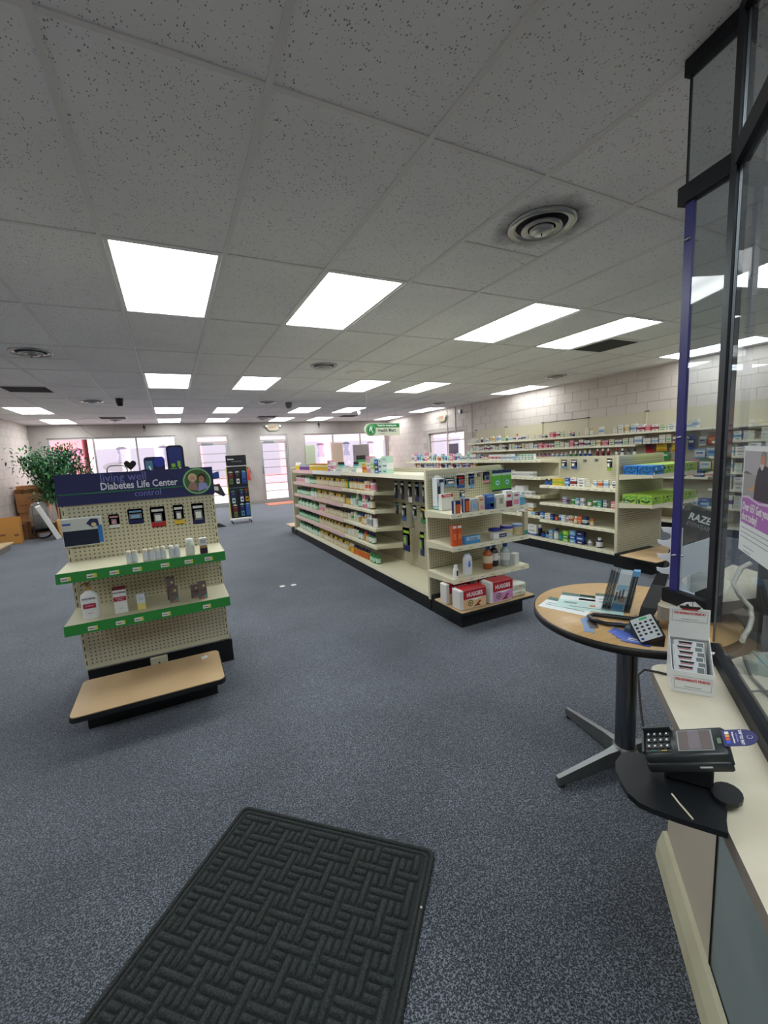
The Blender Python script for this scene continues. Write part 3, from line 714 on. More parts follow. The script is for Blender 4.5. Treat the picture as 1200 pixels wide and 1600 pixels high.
# shelf 2 goods
LBL = mat((176, 34, 66), .5, name='crimson_label')
t_ = thing('lotion_bottle', 'white pump bottle of body lotion with gold pump on lower green shelf', 'bottle', (-.288, 2.525, .566))
MB().lathe([(.040, 0), (.043, .006), (.043, .12), (.036, .142), (.016, .156), (.015, .162)], mat((232, 234, 234), .3), 24, sy=.62).build('bottle_body', t_)
PG = mat((176, 136, 76), .35, name='gold_pump')
MB().lathe([(.015, .162), (.015, .176), (.006, .178), (.006, .196), (.012, .197), (.012, .204), (.001, .206)], PG, 14).build('pump', t_)
MB().tube([(0, 0, .201), (-.014, -.004, .201), (-.03, -.008, .196)], .0045, PG, 8).build('nozzle', t_)
MB().box(-.03, .03, -.0275, -.026, .063, .09, LBL).build('label_band', t_); text('GOLD BOND', .013, SLOT, t_, (0, -.0275, .118), sx=.85, bold=.0003); text('ULTIMATE', .009, WHITE, t_, (0, -.0277, .077)); text('diabetics', .006, SLOT, t_, (0, -.0275, .035))
t_ = thing('lotion_carton', 'white carton with crimson band beside the lotion bottle', 'box', (-.143, 2.51, .566))
MB().cbox(-.032, .032, 0, .035, 0, .15, .001, WHITE).build('carton', t_); MB().box(-.0325, .0325, -.0005, .0355, .138, .151, mat((110, 20, 36), .5)).build('lid_band', t_); MB().box(-.031, .031, -.0012, -.0002, .072, .098, LBL).build('label_band', t_)
text('GOLD BOND', .012, SLOT, t_, (0, -.0013, .122), sx=.85, bold=.0003); text('ULTIMATE\nhealing', .009, WHITE, t_, (0, -.0016, .085)); text('creme', .006, SLOT, t_, (0, -.0013, .03))
t_ = thing('cream_carton', 'small white and pale yellow carton on lower green shelf', 'box', (-.04, 2.505, .566))
MB().box(-.021, .021, 0, .028, 0, .04, mat((226, 214, 130), .5)).build('carton_base', t_); MB().box(-.021, .021, 0, .028, .0402, .09, mat((216, 224, 228), .5)).build('carton_top', t_); text('Foot\ncream', .011, mat((60, 80, 120), .5), t_, (0, -.0006, .068))
BRN = mat((112, 98, 96), .45, name='mauve_brown_carton')
for k, (x, y, z, s) in enumerate(((.133, 2.53, .566, 'front carton of the stacked pair at centre right of lower green shelf'), (.120, 2.60, .566, 'rear carton of the pair at centre right of lower green shelf'),
                               (.294, 2.50, .566, 'rightmost mauve-brown carton with teal corner on lower green shelf'), (.252, 2.545, .566, 'mauve-brown carton just left of the rightmost one on lower green shelf'))):
    h = (.095, .14, .105, .08)[k]
    t_ = thing('brown_carton', ('mauve-brown wound-care ' if k < 2 else '') + s, 'box', (x, y, z), group=None)
    MB().box(-.024, .024, 0, .03, 0, h, BRN).build('carton', t_); q = MB(); flat(q, [(-.02, .002), (.023, .002), (.023, .028)], -.0006, cm('teal')); flat(q, [(-.01, .002), (.015, .002), (.01, .018)], -.001, cm('orange')); q.build('corner_print', t_)
    q = MB(); flat(q, arc(.008, h*.78, .008, 0, 2*pi, 12), -.0006, mat((200, 190, 120), .5)); flat(q, [(-.018, h*.5), (.018, h*.5), (.018, h*.54), (-.018, h*.54)], -.0006, mat((60, 50, 50), .5)); q.build('front_print', t_)
# goods standing at the rear top shelf
t_ = thing('glucose_meter_case', 'tall black zip case with lime and blue packs atop the display stand', 'case', (.235, DY+.12, 1.336))
q = MB().extr(rrect(-.052, .052, .0, .19, .022, 4), .05, mat((24, 26, 34), .5)); q.build('case_body', t_)
MB().extr(rrect(-.04, .04, .01, .178, .018, 4), .004, mat((46, 60, 130), .3), y0=-.004).build('clear_front', t_)
MB().box(-.03, -.006, -.007, -.004, .012, .07, cm('lime')).build('lime_pack', t_); MB().box(.008, .026, -.007, -.004, .012, .085, cm('lime')).build('lime_pack', t_)
t_ = thing('meter_pouch', 'low black pouch with bright lime pack atop the display stand', 'case', (.25, DY+.057, 1.336))
MB().extr(rrect(-.065, .062, 0, .046, .012, 3), .04, mat((26, 30, 44), .5)).build('pouch_body', t_); MB().box(-.055, -.012, -.003, -.0002, .0, .04, mat((120, 210, 40), .4)).build('lime_card', t_); MB().box(-.002, .012, -.003, -.0002, .0, .043, WHITE).build('white_strap', t_)
t_ = thing('blue_cuff', 'blue and grey blood pressure cuff pack atop the display stand', 'package', (.105, DY+.14, 1.336))
MB().extr(rrect(-.06, .062, .0, .12, .02, 4), .04, mat((34, 44, 84), .5)).build('pack_body', t_); MB().box(-.052, -.01, -.003, 0, .02, .095, mat((96, 140, 176), .4)).build('grey_blue_label', t_); MB().extr(arc(.03, .085, .034, 0, 2*pi, 14), .004, mat((50, 60, 170), .4), y0=-.004).build('blue_disc', t_)
t_ = thing('black_cuff_roll', 'coiled black cuff lying low atop the display stand, left group', 'package', (.055, DY+.06, 1.336))
MB().extr([(a, b_) for a, b_ in arc(0, 0, .058, 0, pi, 12, .042)], .05, mat((28, 34, 34), .6)).build('cuff', t_); MB().tube([(.02, -.004, .005), (.03, -.008, .03), (.022, -.006, .06)], .005, PAPER).build('white_tie', t_)
t_ = thing('black_cuff_roll', 'small black pouch in the middle atop the display stand', 'package', (.155, DY+.06, 1.336))
MB().extr([(a, b_) for a, b_ in arc(0, 0, .030, 0, pi, 12, .036)], .05, mat((28, 30, 38), .6)).build('cuff', t_)
t_ = thing('heart_shape_sample', 'black heart-shaped display piece on a stalk atop the stand', 'ornament', (-.03, DY+.1, 1.336))
hp = [(.036*(sin(a)**3)*.95, .075+.030*(.8125*cos(a)-.3125*cos(2*a)-.125*cos(3*a)-.0625*cos(4*a))*1.2) for a in [2*pi*k/24 for k in range(24)]]
MB().extr(hp[::-1], .012, mat((14, 14, 18), .4)).build('heart', t_); MB().tube([(0, .006, 0), (0, .006, .05)], .003, STEEL).build('stalk', t_)
t_ = thing('wire_loop', 'grey wire loop bracket beside the black heart atop the stand', 'wire', (-.10, DY+.1, 1.336))
MB().tube([(a, 0, b_+.045) for a, b_ in rrect(-.06, .05, -.03, .03, .028, 5)], .004, STEEL, 6, True).build('loop', t_)
MB().tube([(-.03, 0, 0), (-.03, 0, .016)], .003, STEEL, 6).build('stalk', t_)
t_ = thing('blue_pack', 'small blue pack clipped to the right rear edge of display stand', 'package', (.475, DY+.2, 1.28))
MB().extr([(-.03, 0), (.03, .005), (.028, .055), (-.01, .045)], .02, mat((50, 80, 150), .4)).build('pack', t_); MB().tube([(-.035, .01, .025), (-.09, .01, .03)], .003, STEEL).build('clip_arm', t_)
t_ = thing('wrist_brace_card', 'black and grey brace card hanging off the rear right of display stand', 'package', (.49, DY+.2, 1.17))
MB().extr([(-.035, .02), (.028, -.02), (.045, -.01), (.01, .075), (-.03, .07)], .015, mat((60, 62, 66), .5)).build('brace', t_); MB().extr([(-.03, .03), (.0, .025), (.0, .055), (-.03, .06)], .002, WHITE, y0=-.002).build('label', t_); MB().tube([(-.02, .008, .07), (-.065, .008, .085)], .003, STEEL).build('clip_arm', t_)

# ---------------- gondola A (long aisle)
AX0, AX1, AS, AY0, AY1 = 2.10, 2.94, 2.52, 2.75, 7.25
ABAY = [2.78, 3.87, 4.83, 6.02, 7.22]
def gondola(label, X0, X1, S, Y0, Y1, bays, H=1.24):
    G = thing('gondola_shelving', label, 'shelving', (0, 0, 0))
    MB().box(X0+.02, X1-.02, Y0+.01, Y1, 0, .115, BLACK).build('base_plinth', G)
    for k in range(len(bays)-1):
        MB().box(S-.02, S-.014, bays[k]+.003, bays[k+1]-.003, .15, H-.01, PEGY).build('back_panel', G)
        MB().box(S+.014, S+.02, bays[k]+.003, bays[k+1]-.003, .15, H-.01, PEGY).build('back_panel', G)
    for y in bays[1:-1]: MB().box(S-.024, S+.024, y-.003, y+.003, .12, H-.01, CREAM).build('centre_upright', G)
    for y0, y1 in ((Y0, Y0+.03), (Y1, Y1+.03)):
        MB().box(X0+.008, X0+.03, y0, y1, .11, H, CREAM).build('end_post', G); MB().box(X1-.03, X1-.008, y0, y1, .11, H, CREAM).build('end_post', G)
        MB().box(X0+.03, X1-.03, y0, y1, H-.03, H, CREAM).build('end_rail', G); MB().box(X0+.03, X1-.03, y0, y1, .11, .14, CREAM).build('end_rail', G)
    return G
GA = gondola('long cream gondola shelving with rows of vitamin bottles and pegboard end', AX0, AX1, AS, AY0, AY1, ABAY)
MB().box(AX0+.03, AX1-.03, AY0+.004, AY0+.010, .14, AY0*0+1.21, PEGX).build('end_pegboard', GA)
MB().box(AX0+.03, AX1-.03, AY1+.02, AY1+.026, .14, 1.21, PEGX).build('end_pegboard', GA)
PINK = mat((226, 190, 186), .3, name='pale_lip_cover')
ASH = [1.19, .985, .78, .58, .38]
tagrow = lambda a, b_, st: [a+st/2+k*st for k in range(int((b_-a)/st))]
for bi in range(4):
    y0, y1 = ABAY[bi]+.002, ABAY[bi+1]-.002
    s_ = shelf_part(GA, AX0+.03, AS-.025, y0, y1, .155, .035, 'x-', name='base_shelf'); shelf_part(GA, AS+.025, AX1-.02, y0, y1, .155, .035, 'x-', name='base_shelf')
    for zi, z in enumerate(ASH):
        if bi == 0 and zi > 0: continue
        s_ = shelf_part(GA, AX0+.045, AS-.025, y0, y1, z, .036, 'x-')
        if bi >= 2: MB().box(AX0+.028, AX0+.032, y0, y1, z-.045, z+.006, PINK if zi or bi == 3 else WHITE).build('lip_cover', s_)
        elif zi > 0: price_tags(s_, tagrow(y0, y1, .075), AX0+.032, z-.018, .02, .04, 'y')
    shelf_part(GA, AS+.025, AX1-.03, y0, y1, 1.19, .036, 'x-')
# end cap of A
EY = AY0-.38
for z, n in ((.905, 7), (.645, 7), (.385, 7)):
    s_ = shelf_part(GA, AX0-.02, AX1-.06, EY, AY0-.003, z, .034, 'y-')
    price_tags(s_, [AX0+.05+k*.108 for k in range(n)], EY-.0135, z-.016, .018, .04)
MB().prism(rrect(2.04, 2.80, 2.21, 2.60, .02), .150, .168, BLACK).build('bumper_edge', GA); MB().prism(rrect(2.044, 2.796, 2.214, 2.596, .018), .1675, .172, TAN).build('deck_board', GA)
MB().box(2.12, 2.76, 2.32, 2.75, 0, .149, BLACK).build('deck_plinth', GA)
# far-end bumper deck, seen edge-on
MB().prism(rrect(2.05, 2.8, 7.30, 7.7, .02), .15, .17, TAN).build('deck_board', GA); MB().box(2.12, 2.76, 7.29, 7.6, 0, .149, BLACK).build('deck_plinth', GA)

def seq(n, opts, w=.058): return [opts[k % len(opts)] if callable(opts) is False else opts(k) for k in range(n)]
GRB = ('bot', .056, .105, ('green', 'black', 'mint'), 'small green vitamin bottle with dark cap')
GRB2 = ('bot', .056, .11, ('mint', 'green', 'white'), 'small pale green vitamin bottle with green cap')
MAG = ('bot', .056, .105, ('mint', 'maroon', 'pink'), 'small vitamin bottle with dark red cap')
YCB = ('bot', .056, .112, ('tan', 'yellow', 'cream'), 'small vitamin bottle with yellow cap')
BCB = ('bot', .056, .108, ('tan', 'black', 'cream'), 'small vitamin bottle with black cap')
WCB = ('bot', .056, .108, ('cream', 'white', 'pink'), 'small cream vitamin bottle with white cap')
NAM = ['topmost', 'second', 'third', 'fourth', 'fifth', 'bottom']
plans = {1: ([MAG]*8+[GRB2]*4+[GRB]*5, [YCB, YCB, BCB]*6), 2: ([GRB]*12+[GRB2]*6, [YCB, YCB, BCB, YCB, YCB, YCB, BCB, YCB, WCB, YCB, YCB, BCB, YCB, YCB, YCB, BCB, YCB, YCB]), 3: ([GRB, GRB, GRB2]*6, [WCB]*5+[BCB]*13), 4: ([GRB]*18, [YCB, BCB]*9), 5: ([GRB2, GRB]*9, [YCB, YCB, BCB]*6)}
zz = ASH[1:]+[.155]
for k in range(1, 6):
    z = zz[k-1]; where = 'on the long gondola, %s shelf' % NAM[k]
    far, mid = plans[k]
    row((AX0+.045, 7.16), (0, -1), -pi/2, far[:17], where, z, gap=.011, jit=.018); row((AX0+.045, 5.98), (0, -1), -pi/2, mid[:17], where, z, gap=.011, jit=.018)
near = {1: [('bot', .06, .12, ('gold', 'green', 'yellow')), ('bot', .062, .135, ('black', 'navy', 'green'))]+[('bot', .062, .13, ('gold', 'navy', 'cream'))]*6+[('box', .05, .11, ('cream', 'orange', 'pink'))]*2+[('bot', .078, .13, ('white', 'maroon', 'pink'))],
        2: [('bot', .06, .11, ('gold', 'navy', 'yellow'))]*2+[('bot', .06, .12, ('mint', 'green', 'white')), ('bot', .06, .12, ('white', 'green', 'mint')), ('bot', .062, .15, ('white', 'white', 'grey')), ('bot', .06, .12, ('green', 'green', 'mint')), ('bot', .06, .115, ('green', 'black', 'mint')), ('box', .085, .165, ('pink', 'white', 'red')), ('bot', .05, .12, ('teal', 'black', 'white')), ('bot', .07, .15, ('brown', 'white', 'cream'))],
        3: [('bot', .06, .11, ('white', 'black', 'cream'))]*2+[('box', .05, .11, ('cream', 'green', 'gold'))]+[('bot', .06, .12, ('white', 'white', 'mint')), ('bot', .06, .12, ('white', 'green', 'cream')), ('bot', .06, .12, ('white', 'blue', 'gold')), ('bot', .062, .12, ('gold', 'navy', 'cream')), ('bot', .062, .12, ('gold', 'white', 'cream')), ('bot', .062, .13, ('white', 'white', 'grey')), ('oval', .07, .13, ('white', 'white', 'grey')), ('oval', .09, .14, ('white', 'maroon', 'white'))],
        4: [('bot', .066, .12, ('cream', 'gold', 'white'))]*2+[('bot', .066, .13, ('white', 'black', 'cream'))]*2+[('bot', .06, .11, ('green', 'black', 'white')), ('bot', .06, .11, ('teal', 'black', 'white')), ('bot', .06, .11, ('orange', 'red', 'gold')), ('bot', .06, .115, ('gold', 'navy', 'cream'))]+[('bot', .062, .115, ('green', 'navy', 'white'))]*2,
        5: [('bot', .06, .11, ('yellow', 'white', 'gold')), ('bot', .06, .11, ('gold', 'white', 'yellow'))]+[('bot', .062, .11, ('gold', 'navy', 'orange'))]*6+[('bot', .062, .105, ('green', 'green', 'mint'))]*3}
for k, items in near.items(): row((AX0+.05, 4.80), (0, -1), -pi/2, items, 'near the front end, %s shelf of long gondola' % NAM[k], zz[k-1], gap=.018, jit=.012)
# second ranks behind, seen between the front bottles
for k in range(1, 6):
    row((AX0+.12, 7.14), (0, -1), -pi/2, [GRB[:4]+('rear-rank green vitamin bottle',)]*6+[('gap', .4, 0, 0)]+[YCB[:4]+('rear-rank yellow-capped vitamin bottle',)]*5, 'on the long gondola, %s shelf' % NAM[k], zz[k-1], gap=.03)
# top shelf of A
TOPA = [('bot', .06, .13, ('cream', 'white', 'yellow'), 'cream jar with pale cap')]*4+[('bot', .05, .10, ('grey', 'grey', 'purple'), 'slim grey bottle')]*10+[('bot', .05, .11, ('cream', 'gold', 'yellow'), 'slim bottle with gold cap')]*16
row((AX0+.05, 7.15), (0, -1), -pi/2, TOPA, 'on top of the long gondola', 1.19, gap=.007)
row((AX0+.05, 5.40), (0, -1), -pi/2, [('box', .10, .15, ('pink', 'white', 'navy'))]+[('box', .06, .13, ('white', 'pink', 'purple'))]*2, 'beside dropper bottles, long gondola top', 1.19)
# tray of small dark dropper bottles
for j, (y, n) in enumerate(((4.95, 6), (4.45, 4))):
    t_ = thing('counter_tray', 'white card tray holding dropper bottles on top of the long gondola, %s' % ('farther' if j == 0 else 'nearer'), 'tray', (AX0+.06, y, 1.191), -pi/2)
    L_ = n*.037+.02
    q = MB().box(-L_/2, L_/2, 0, .11, 0, .004, WHITE); [q.box(*b_, WHITE) for b_ in ((-L_/2, L_/2, 0, .003, .004, .045), (-L_/2, L_/2, .107, .11, .004, .075), (-L_/2, -L_/2+.003, .003, .107, .004, .05), (L_/2-.003, L_/2, .003, .107, .004, .05))]
    q.build('tray_body', t_); MB().box(-L_/2+.02, L_/2-.02, -.0008, 0, .01, .035, mat((200, 206, 200), .5)).build('tray_print', t_)
    row((AX0+.07, y+n*.0185), (0, -1), -pi/2, [('bot', .034, .12, ('teal', 'black', 'mint'), 'small dark-capped dropper bottle')]*n, 'in the %s white tray, long gondola top' % ('farther' if j == 0 else 'nearer'), 1.1955, gap=.003)
row((AX0+.06, 4.22), (0, -1), -pi/2, [('box', .10, .11, ('yellow', 'orange', 'red')), ('gap', .02, 0, 0), ('box', .10, .185, ('pink', 'white', 'grey')), ('box', .075, .17, ('mint', 'lime', 'white')), ('gap', .02, 0, 0),
    ('box', .09, .15, ('blue', 'navy', 'white')), ('box', .07, .16, ('mint', 'mint', 'navy')), ('box', .13, .18, ('mint', 'white', 'teal'), 'large pale green carton')], 'on long gondola top, near part', 1.19, gap=.008, jit=.0)
row((AX0+.22, 4.8), (0, -1), -pi/2, [('bot', .05, .2, ('green', 'black', 'mint'), 'tall green bottle')]*5, 'behind the trays, long gondola top', 1.19)
# peg goods in the near bay
pegs = [(1, 3.80, ('sky', 'navy', 'white'), .07, .20), (1, 3.66, ('teal', 'navy', 'white'), .07, .20), (1, 3.50, ('lime', 'white', 'white'), .075, .22), (1, 3.36, ('blue', 'navy', 'sky'), .07, .2), (1, 3.22, ('blue', 'navy', 'white'), .07, .2), (1, 3.08, ('navy', 'black', 'sky'), .07, .2), (1, 2.92, ('white', 'navy', 'navy'), .07, .18),
        (2, 3.80, ('navy', 'black', 'teal'), .06, .13), (2, 3.64, ('lime', 'blue', 'white'), .085, .19), (2, 3.42, ('lime', 'grey', 'white'), .07, .15), (2, 3.26, ('lime', 'green', 'yellow'), .085, .17), (2, 3.05, ('black', 'lime', 'white'), .085, .19), (2, 2.90, ('navy', 'lime', 'white'), .07, .19),
        (3, 3.62, ('yellow', 'navy', 'lime'), .15, .26), (3, 3.30, ('mint', 'navy', 'lime'), .08, .25), (3, 3.08, ('black', 'white', 'lime'), .085, .33), (3, 2.92, ('black', 'navy', 'white'), .06, .33)]
for r_, y, pal, w, h in pegs:
    z = {1: 1.10, 2: .86, 3: .60}[r_]
    t_ = thing('hanging_pack', '%s and %s hanging dental pack, %s row of hooks, %.0f cm from the gondola end' % (cn(pal[0]), cn(pal[1]), {1: 'upper', 2: 'middle', 3: 'lower'}[r_], (y-2.75)*100), 'package', (AS-.14, y, z), -pi/2)
    t_['label'] = '%s and %s hanging pack, %s hook row, long gondola near bay' % (cn(pal[0]), cn(pal[1]), {1: 'upper', 2: 'middle', 3: 'lower'}[r_]); t_['group'] = 'hanging packs in the near bay of the long gondola'
    link('card', blister(w, h, pal, .42, .38), t_); MB().tube([(0, .115, -.008), (0, -.02, -.008)], .002, STEEL, 6).build('peg_hook', t_)
# ---------------- goods on the end cap of gondola A
def box_thing(name, lab, x, y, z, w, d, h, base, bands=(), txt=(), rz=0, cat='box', ch=.001):
    t_ = thing(name, lab, cat, (x, y, z+.0008), rz)
    MB().cbox(-w/2, w/2, 0, d, 0, h, ch, base).build('carton', t_)
    for i, (x0, x1, z0, z1, m_) in enumerate(bands):
        MB().box(-w/2+w*x0, -w/2+w*x1, -.0008, .0002, h*z0, h*z1, m_).build('printed_panel', t_)
    for (s, size, m_, fx, fz) in txt: text(s, size, m_, t_, (-w/2+w*fx, -.0013, h*fz), sx=.9)
    return t_
S1, S2, S3 = .905, .645, .385; SK = .1725
OR, RD, NV, BL, LB = cm('orange'), cm('red'), cm('navy'), cm('blue'), cm('sky')
EPL = 'upper end-cap shelf'
box_thing('cream_carton', 'navy and orange carton, leftmost of the front row on '+EPL, 2.155, 2.385, S1, .065, .03, .10, NV, [(.0, .22, .02, .98, WHITE), (.30, .98, .04, .7, OR)])
box_thing('cream_carton', 'navy and orange-red carton, second from left on '+EPL, 2.245, 2.385, S1, .058, .03, .105, NV, [(0, .12, .02, .98, WHITE), (.32, .98, .05, .86, OR)])
box_thing('cream_carton', 'silver-grey carton with blue emblem on '+EPL, 2.325, 2.385, S1, .06, .04, .10, mat((186, 192, 196), .4), [(.25, .8, .15, .6, LB)])
box_thing('cream_carton', 'beige carton with orange swirl on '+EPL, 2.395, 2.385, S1, .062, .04, .115, mat((222, 206, 176), .5), [(.3, .85, .1, .35, cm('pink')), (.2, .7, .7, .8, OR)])
box_thing('cream_carton', 'bright blue carton with green patch on '+EPL, 2.485, 2.385, S1, .082, .05, .12, cm('blue'), [(.05, .95, .02, .4, mat((24, 60, 140), .4)), (.5, .9, .15, .5, cm('green')), (.1, .9, .8, .95, LB)])
box_thing('cream_carton', 'pale cream carton with grey oval on '+EPL, 2.59, 2.385, S1, .085, .05, .11, mat((222, 222, 204), .5), [(.4, .85, .3, .75, mat((160, 166, 150), .5))])
box_thing('cream_carton', 'white and wine-red carton on '+EPL, 2.685, 2.385, S1, .062, .045, .135, WHITE, [(.0, 1, .0, .38, mat((130, 26, 70), .5)), (.2, .8, .6, .75, RD)])
box_thing('cream_carton', 'white and rose carton on '+EPL, 2.765, 2.385, S1, .075, .05, .12, WHITE, [(.1, .9, .1, .45, cm('pink')), (.2, .8, .7, .8, mat((150, 60, 90), .5))])
box_thing('cream_carton', 'small sky blue and white carton, rightmost on '+EPL, 2.845, 2.40, S1, .055, .04, .09, mat((90, 170, 214), .4), [(0, 1, .72, 1, WHITE)])
box_thing('cream_carton', 'white carton with red top standing behind the navy ones on '+EPL, 2.215, 2.60, S1, .115, .05, .135, mat((224, 226, 220), .5), [(0, 1, .80, 1, RD)], [('Playtex', .028, WHITE, .5, .90)])
E2 = 'middle end-cap shelf'
for k in range(2): box_thing('orange_carton', 'tall orange carton, %s of the pair on %s' % (('left', 'right')[k], E2), 2.135+k*.047, 2.40, S2, .044, .03, .165, mat((216, 88, 40), .45), [(.1, .9, .85, .97, WHITE), (.2, .8, .3, .6, mat((236, 130, 70), .5))])
t_ = box_thing('ointment_box', 'blue lying ointment box with dark blue lettering on '+E2, 2.30, 2.39, S2, .155, .04, .062, mat((74, 150, 206), .4), [(.12, .98, .45, .95, mat((176, 208, 226), .5))], [('Desitin', .034, mat((24, 60, 140), .5), .55, .68)])
t_['category'] = 'box'
box_thing('ointment_box', 'white lying box with navy panel on '+E2, 2.60, 2.40, S2, .15, .045, .045, WHITE, [(.4, .95, .15, .85, NV)], [('Aquaphor', .018, WHITE, .68, .5)])
def tub(lab, x, y, z, r, h, body, lid, lh=.02):
    t_ = thing('wipes_tub', lab, 'tub', (x, y, z+.0008))
    MB().lathe([(r*.9, 0), (r*.97, h-lh)], body, 24).build('tub_body', t_); MB().lathe([(r, h-lh+.0005), (r*1.02, h-.003), (r*.95, h)], lid, 24).build('lid', t_)
    MB().lathe([(r*.945, h*.25), (r*.975, h*.65)], mat((214, 200, 150), .5), 24, cap=False).build('tub_label', t_); return t_
tub('round pale tub with wide dark blue lid lying open on '+E2, 2.73, 2.47, S2, .055, .085, mat((206, 216, 214), .4), mat((30, 40, 140), .35), .022)
t_ = thing('oval_cover', 'dark blue flat lid resting on cartons at left of the tubs', 'lid', (2.625, 2.50, S2+.062)); t_['label'] = 'dark blue oval lid laid over the white box beside the pale tubs'
t_.location.z = S2+.0475; MB().lathe([(.058, 0), (.062, .006), (.058, .022), (.02, .026)], mat((28, 36, 132), .35), 24, sy=.75).build('lid_shell', t_)
tub('round cream tub with light blue lid on '+E2, 2.835, 2.45, S2, .048, .088, mat((220, 206, 170), .5), mat((120, 160, 206), .4), .02)
box_thing('cream_carton', 'tall thin beige carton with teal base near right end of '+E2, 2.845, 2.385, S2, .04, .03, .20, mat((206, 196, 160), .5), [(0, 1, 0, .2, mat((60, 160, 150), .5))]).location = (2.865, 2.375, S2+.0008)
E3 = 'lowest end-cap shelf'
t_ = thing('drops_bottle', 'tiny white bottle with black figure on '+E3, 'bottle', (2.14, 2.41, S3+.001))
MB().lathe([(.020, 0), (.021, .004), (.021, .07), (.014, .08)], WHITE, 16).build('bottle_body', t_); MB().lathe([(.015, .08), (.015, .104), (.013, .106)], WHITE, 16).build('bottle_cap', t_); MB().box(-.006, .008, -.0222, -.0195, .02, .062, mat((50, 50, 80), .5)).build('printed_figure', t_)
t_ = thing('baby_lotion', 'white talc bottle with blue drop on '+E3, 'bottle', (2.28, 2.44, S3+.001))
MB().lathe([(.040, 0), (.044, .008), (.044, .125), (.034, .15), (.024, .158)], mat((224, 230, 236), .35), 20, sy=.6).build('bottle_body', t_); MB().lathe([(.024, .158), (.024, .168), (.02, .172)], mat((190, 214, 236), .4), 16, sy=.7).build('bottle_cap', t_)
q = MB(); flat(q, [(0, .125), (.014, .085), (.012, .068), (0, .06), (-.012, .068), (-.014, .085)], -.0275, mat((80, 140, 220), .4)); q.build('blue_drop', t_)
def flask(lab, x, y, body, liquid, capm):
    t_ = thing('liquid_bottle', lab, 'bottle', (x, y, S3+.001))
    MB().lathe([(.036, 0), (.041, .006), (.041, .045), (.039, .05), (.041, .055), (.041, .125), (.03, .15), (.016, .162), (.016, .168)], body, 24).build('bottle_body', t_)
    MB().lathe([(.0345, .003), (.0395, .010), (.0395, .123), (.0285, .148), (.0145, .160)], liquid, 20).build('liquid', t_)
    MB().lathe([(.0415, .055), (.0415, .118)], mat((222, 206, 176) if liquid is ORL else (214, 216, 214), .5), 24, cap=False).build('bottle_label', t_)
    MB().lathe([(.019, .168), (.02, .195), (.018, .198)], capm, 16).build('bottle_cap', t_); return t_
ORL = mat((196, 92, 30), .3, name='orange_liquid'); DKL = mat((42, 30, 36), .3, name='dark_liquid'); CLL = mat((196, 206, 206), .25, name='clear_liquid'); BC = mat((50, 96, 190), .4, name='blue_cap')
flask('orange drink bottle with blue cap on '+E3, 2.51, 2.46, CLEAR, ORL, BC); flask('dark drink bottle with blue cap on '+E3, 2.61, 2.50, CLEAR, DKL, BC); flask('clear drink bottle with blue cap on '+E3, 2.70, 2.46, CLEAR, CLL, BC)
box_thing('white_carton', 'white carton set askew at right of '+E3, 2.80, 2.42, S3, .075, .05, .095, mat((214, 216, 212), .5), rz=.3)
# diapers and wipes on the tan deck
HR = mat((176, 24, 40), .4, name='diaper_red'); HG = mat((226, 186, 140), .5); HP = mat((206, 140, 190), .5)
def diaper(lab, x, y, w, d, h, low, rz=0):
    t_ = thing('diaper_pack', lab, 'diapers', (x, y, SK+.001), rz)
    MB().cbox(-w/2, w/2, 0, d, 0, h, .006, mat((226, 222, 216), .35)).build('pack_body', t_)
    q = MB(); q.box(-w/2+.03, w/2-.002, -.0010, .0002, h*.52, h-.004, HR); q.box(-w/2+.03, w/2-.002, .001, d-.004, h-.002, h+.0008, HR); q.build('red_band', t_)
    q = MB(); q.box(-w/2+.03, w/2-.002, -.0010, .0002, h*.06, h*.52, low); flat(q, [(-w*.3, h*.52), (w*.45, h*.52), (w*.1, h*.42)], -.0013, WHITE)
    for r_, c_, m_ in ((.026, (-.03, .3), mat((96, 100, 60), .5)), (.018, (-.03, .3), low), (.010, (-.03, .3), mat((96, 100, 60), .5))): flat(q, [(a, b_) for a, b_ in arc(c_[0], h*c_[1], r_, 0, 2*pi, 14)], -.0014-.0002*(.03-r_)*100, m_)
    flat(q, [(.0, h*.08), (.03, h*.2), (.06, h*.36), (.075, h*.30), (.05, h*.18), (.07, h*.08)], -.0014, mat((120, 50, 40), .5))
    q.build('front_print', t_); text('HUGGIES', .046, WHITE, t_, (.012, -.0016, h*.73), sx=.82, bold=.0012); return t_
diaper('open-fronted orange and red diaper pack at front left of tan deck', 2.185, 2.25, .25, .11, .155, HG)
diaper('red and pink diaper pack at front centre right of tan deck', 2.455, 2.235, .235, .11, .175, HP)
t_ = diaper('red and white diaper pack standing behind at far left of tan deck', 2.15, 2.42, .24, .09, .165, HG); t_.location.x = 2.17
diaper('red diaper pack lying behind the pink one on tan deck', 2.45, 2.42, .23, .09, .18, HP)
for k in range(2):
    t_ = thing('wipes_pack', 'white and green pack of baby wipes, %s of the stacked pair on tan deck' % ('lower', 'upper')[k], 'wipes', (2.665, 2.25, SK+.001+k*.054))
    MB().cbox(-.075, .075, 0, .16, 0, .052, .012, mat((222, 226, 214), .35), True).build('pack_body', t_)
    q = MB(); q.box(-.06, .06, -.0008, .0, .016, .044, mat((206, 214, 190), .5)); flat(q, [(-.05, .02), (-.03, .04), (-.04, .02)], -.0012, GREEN); flat(q, [(.03, .02), (.05, .03), (.045, .018)], -.0012, GREEN); q.build('front_print', t_)
    text('Huggies', .017, RD, t_, (0, -.0012, .032), sx=.9)
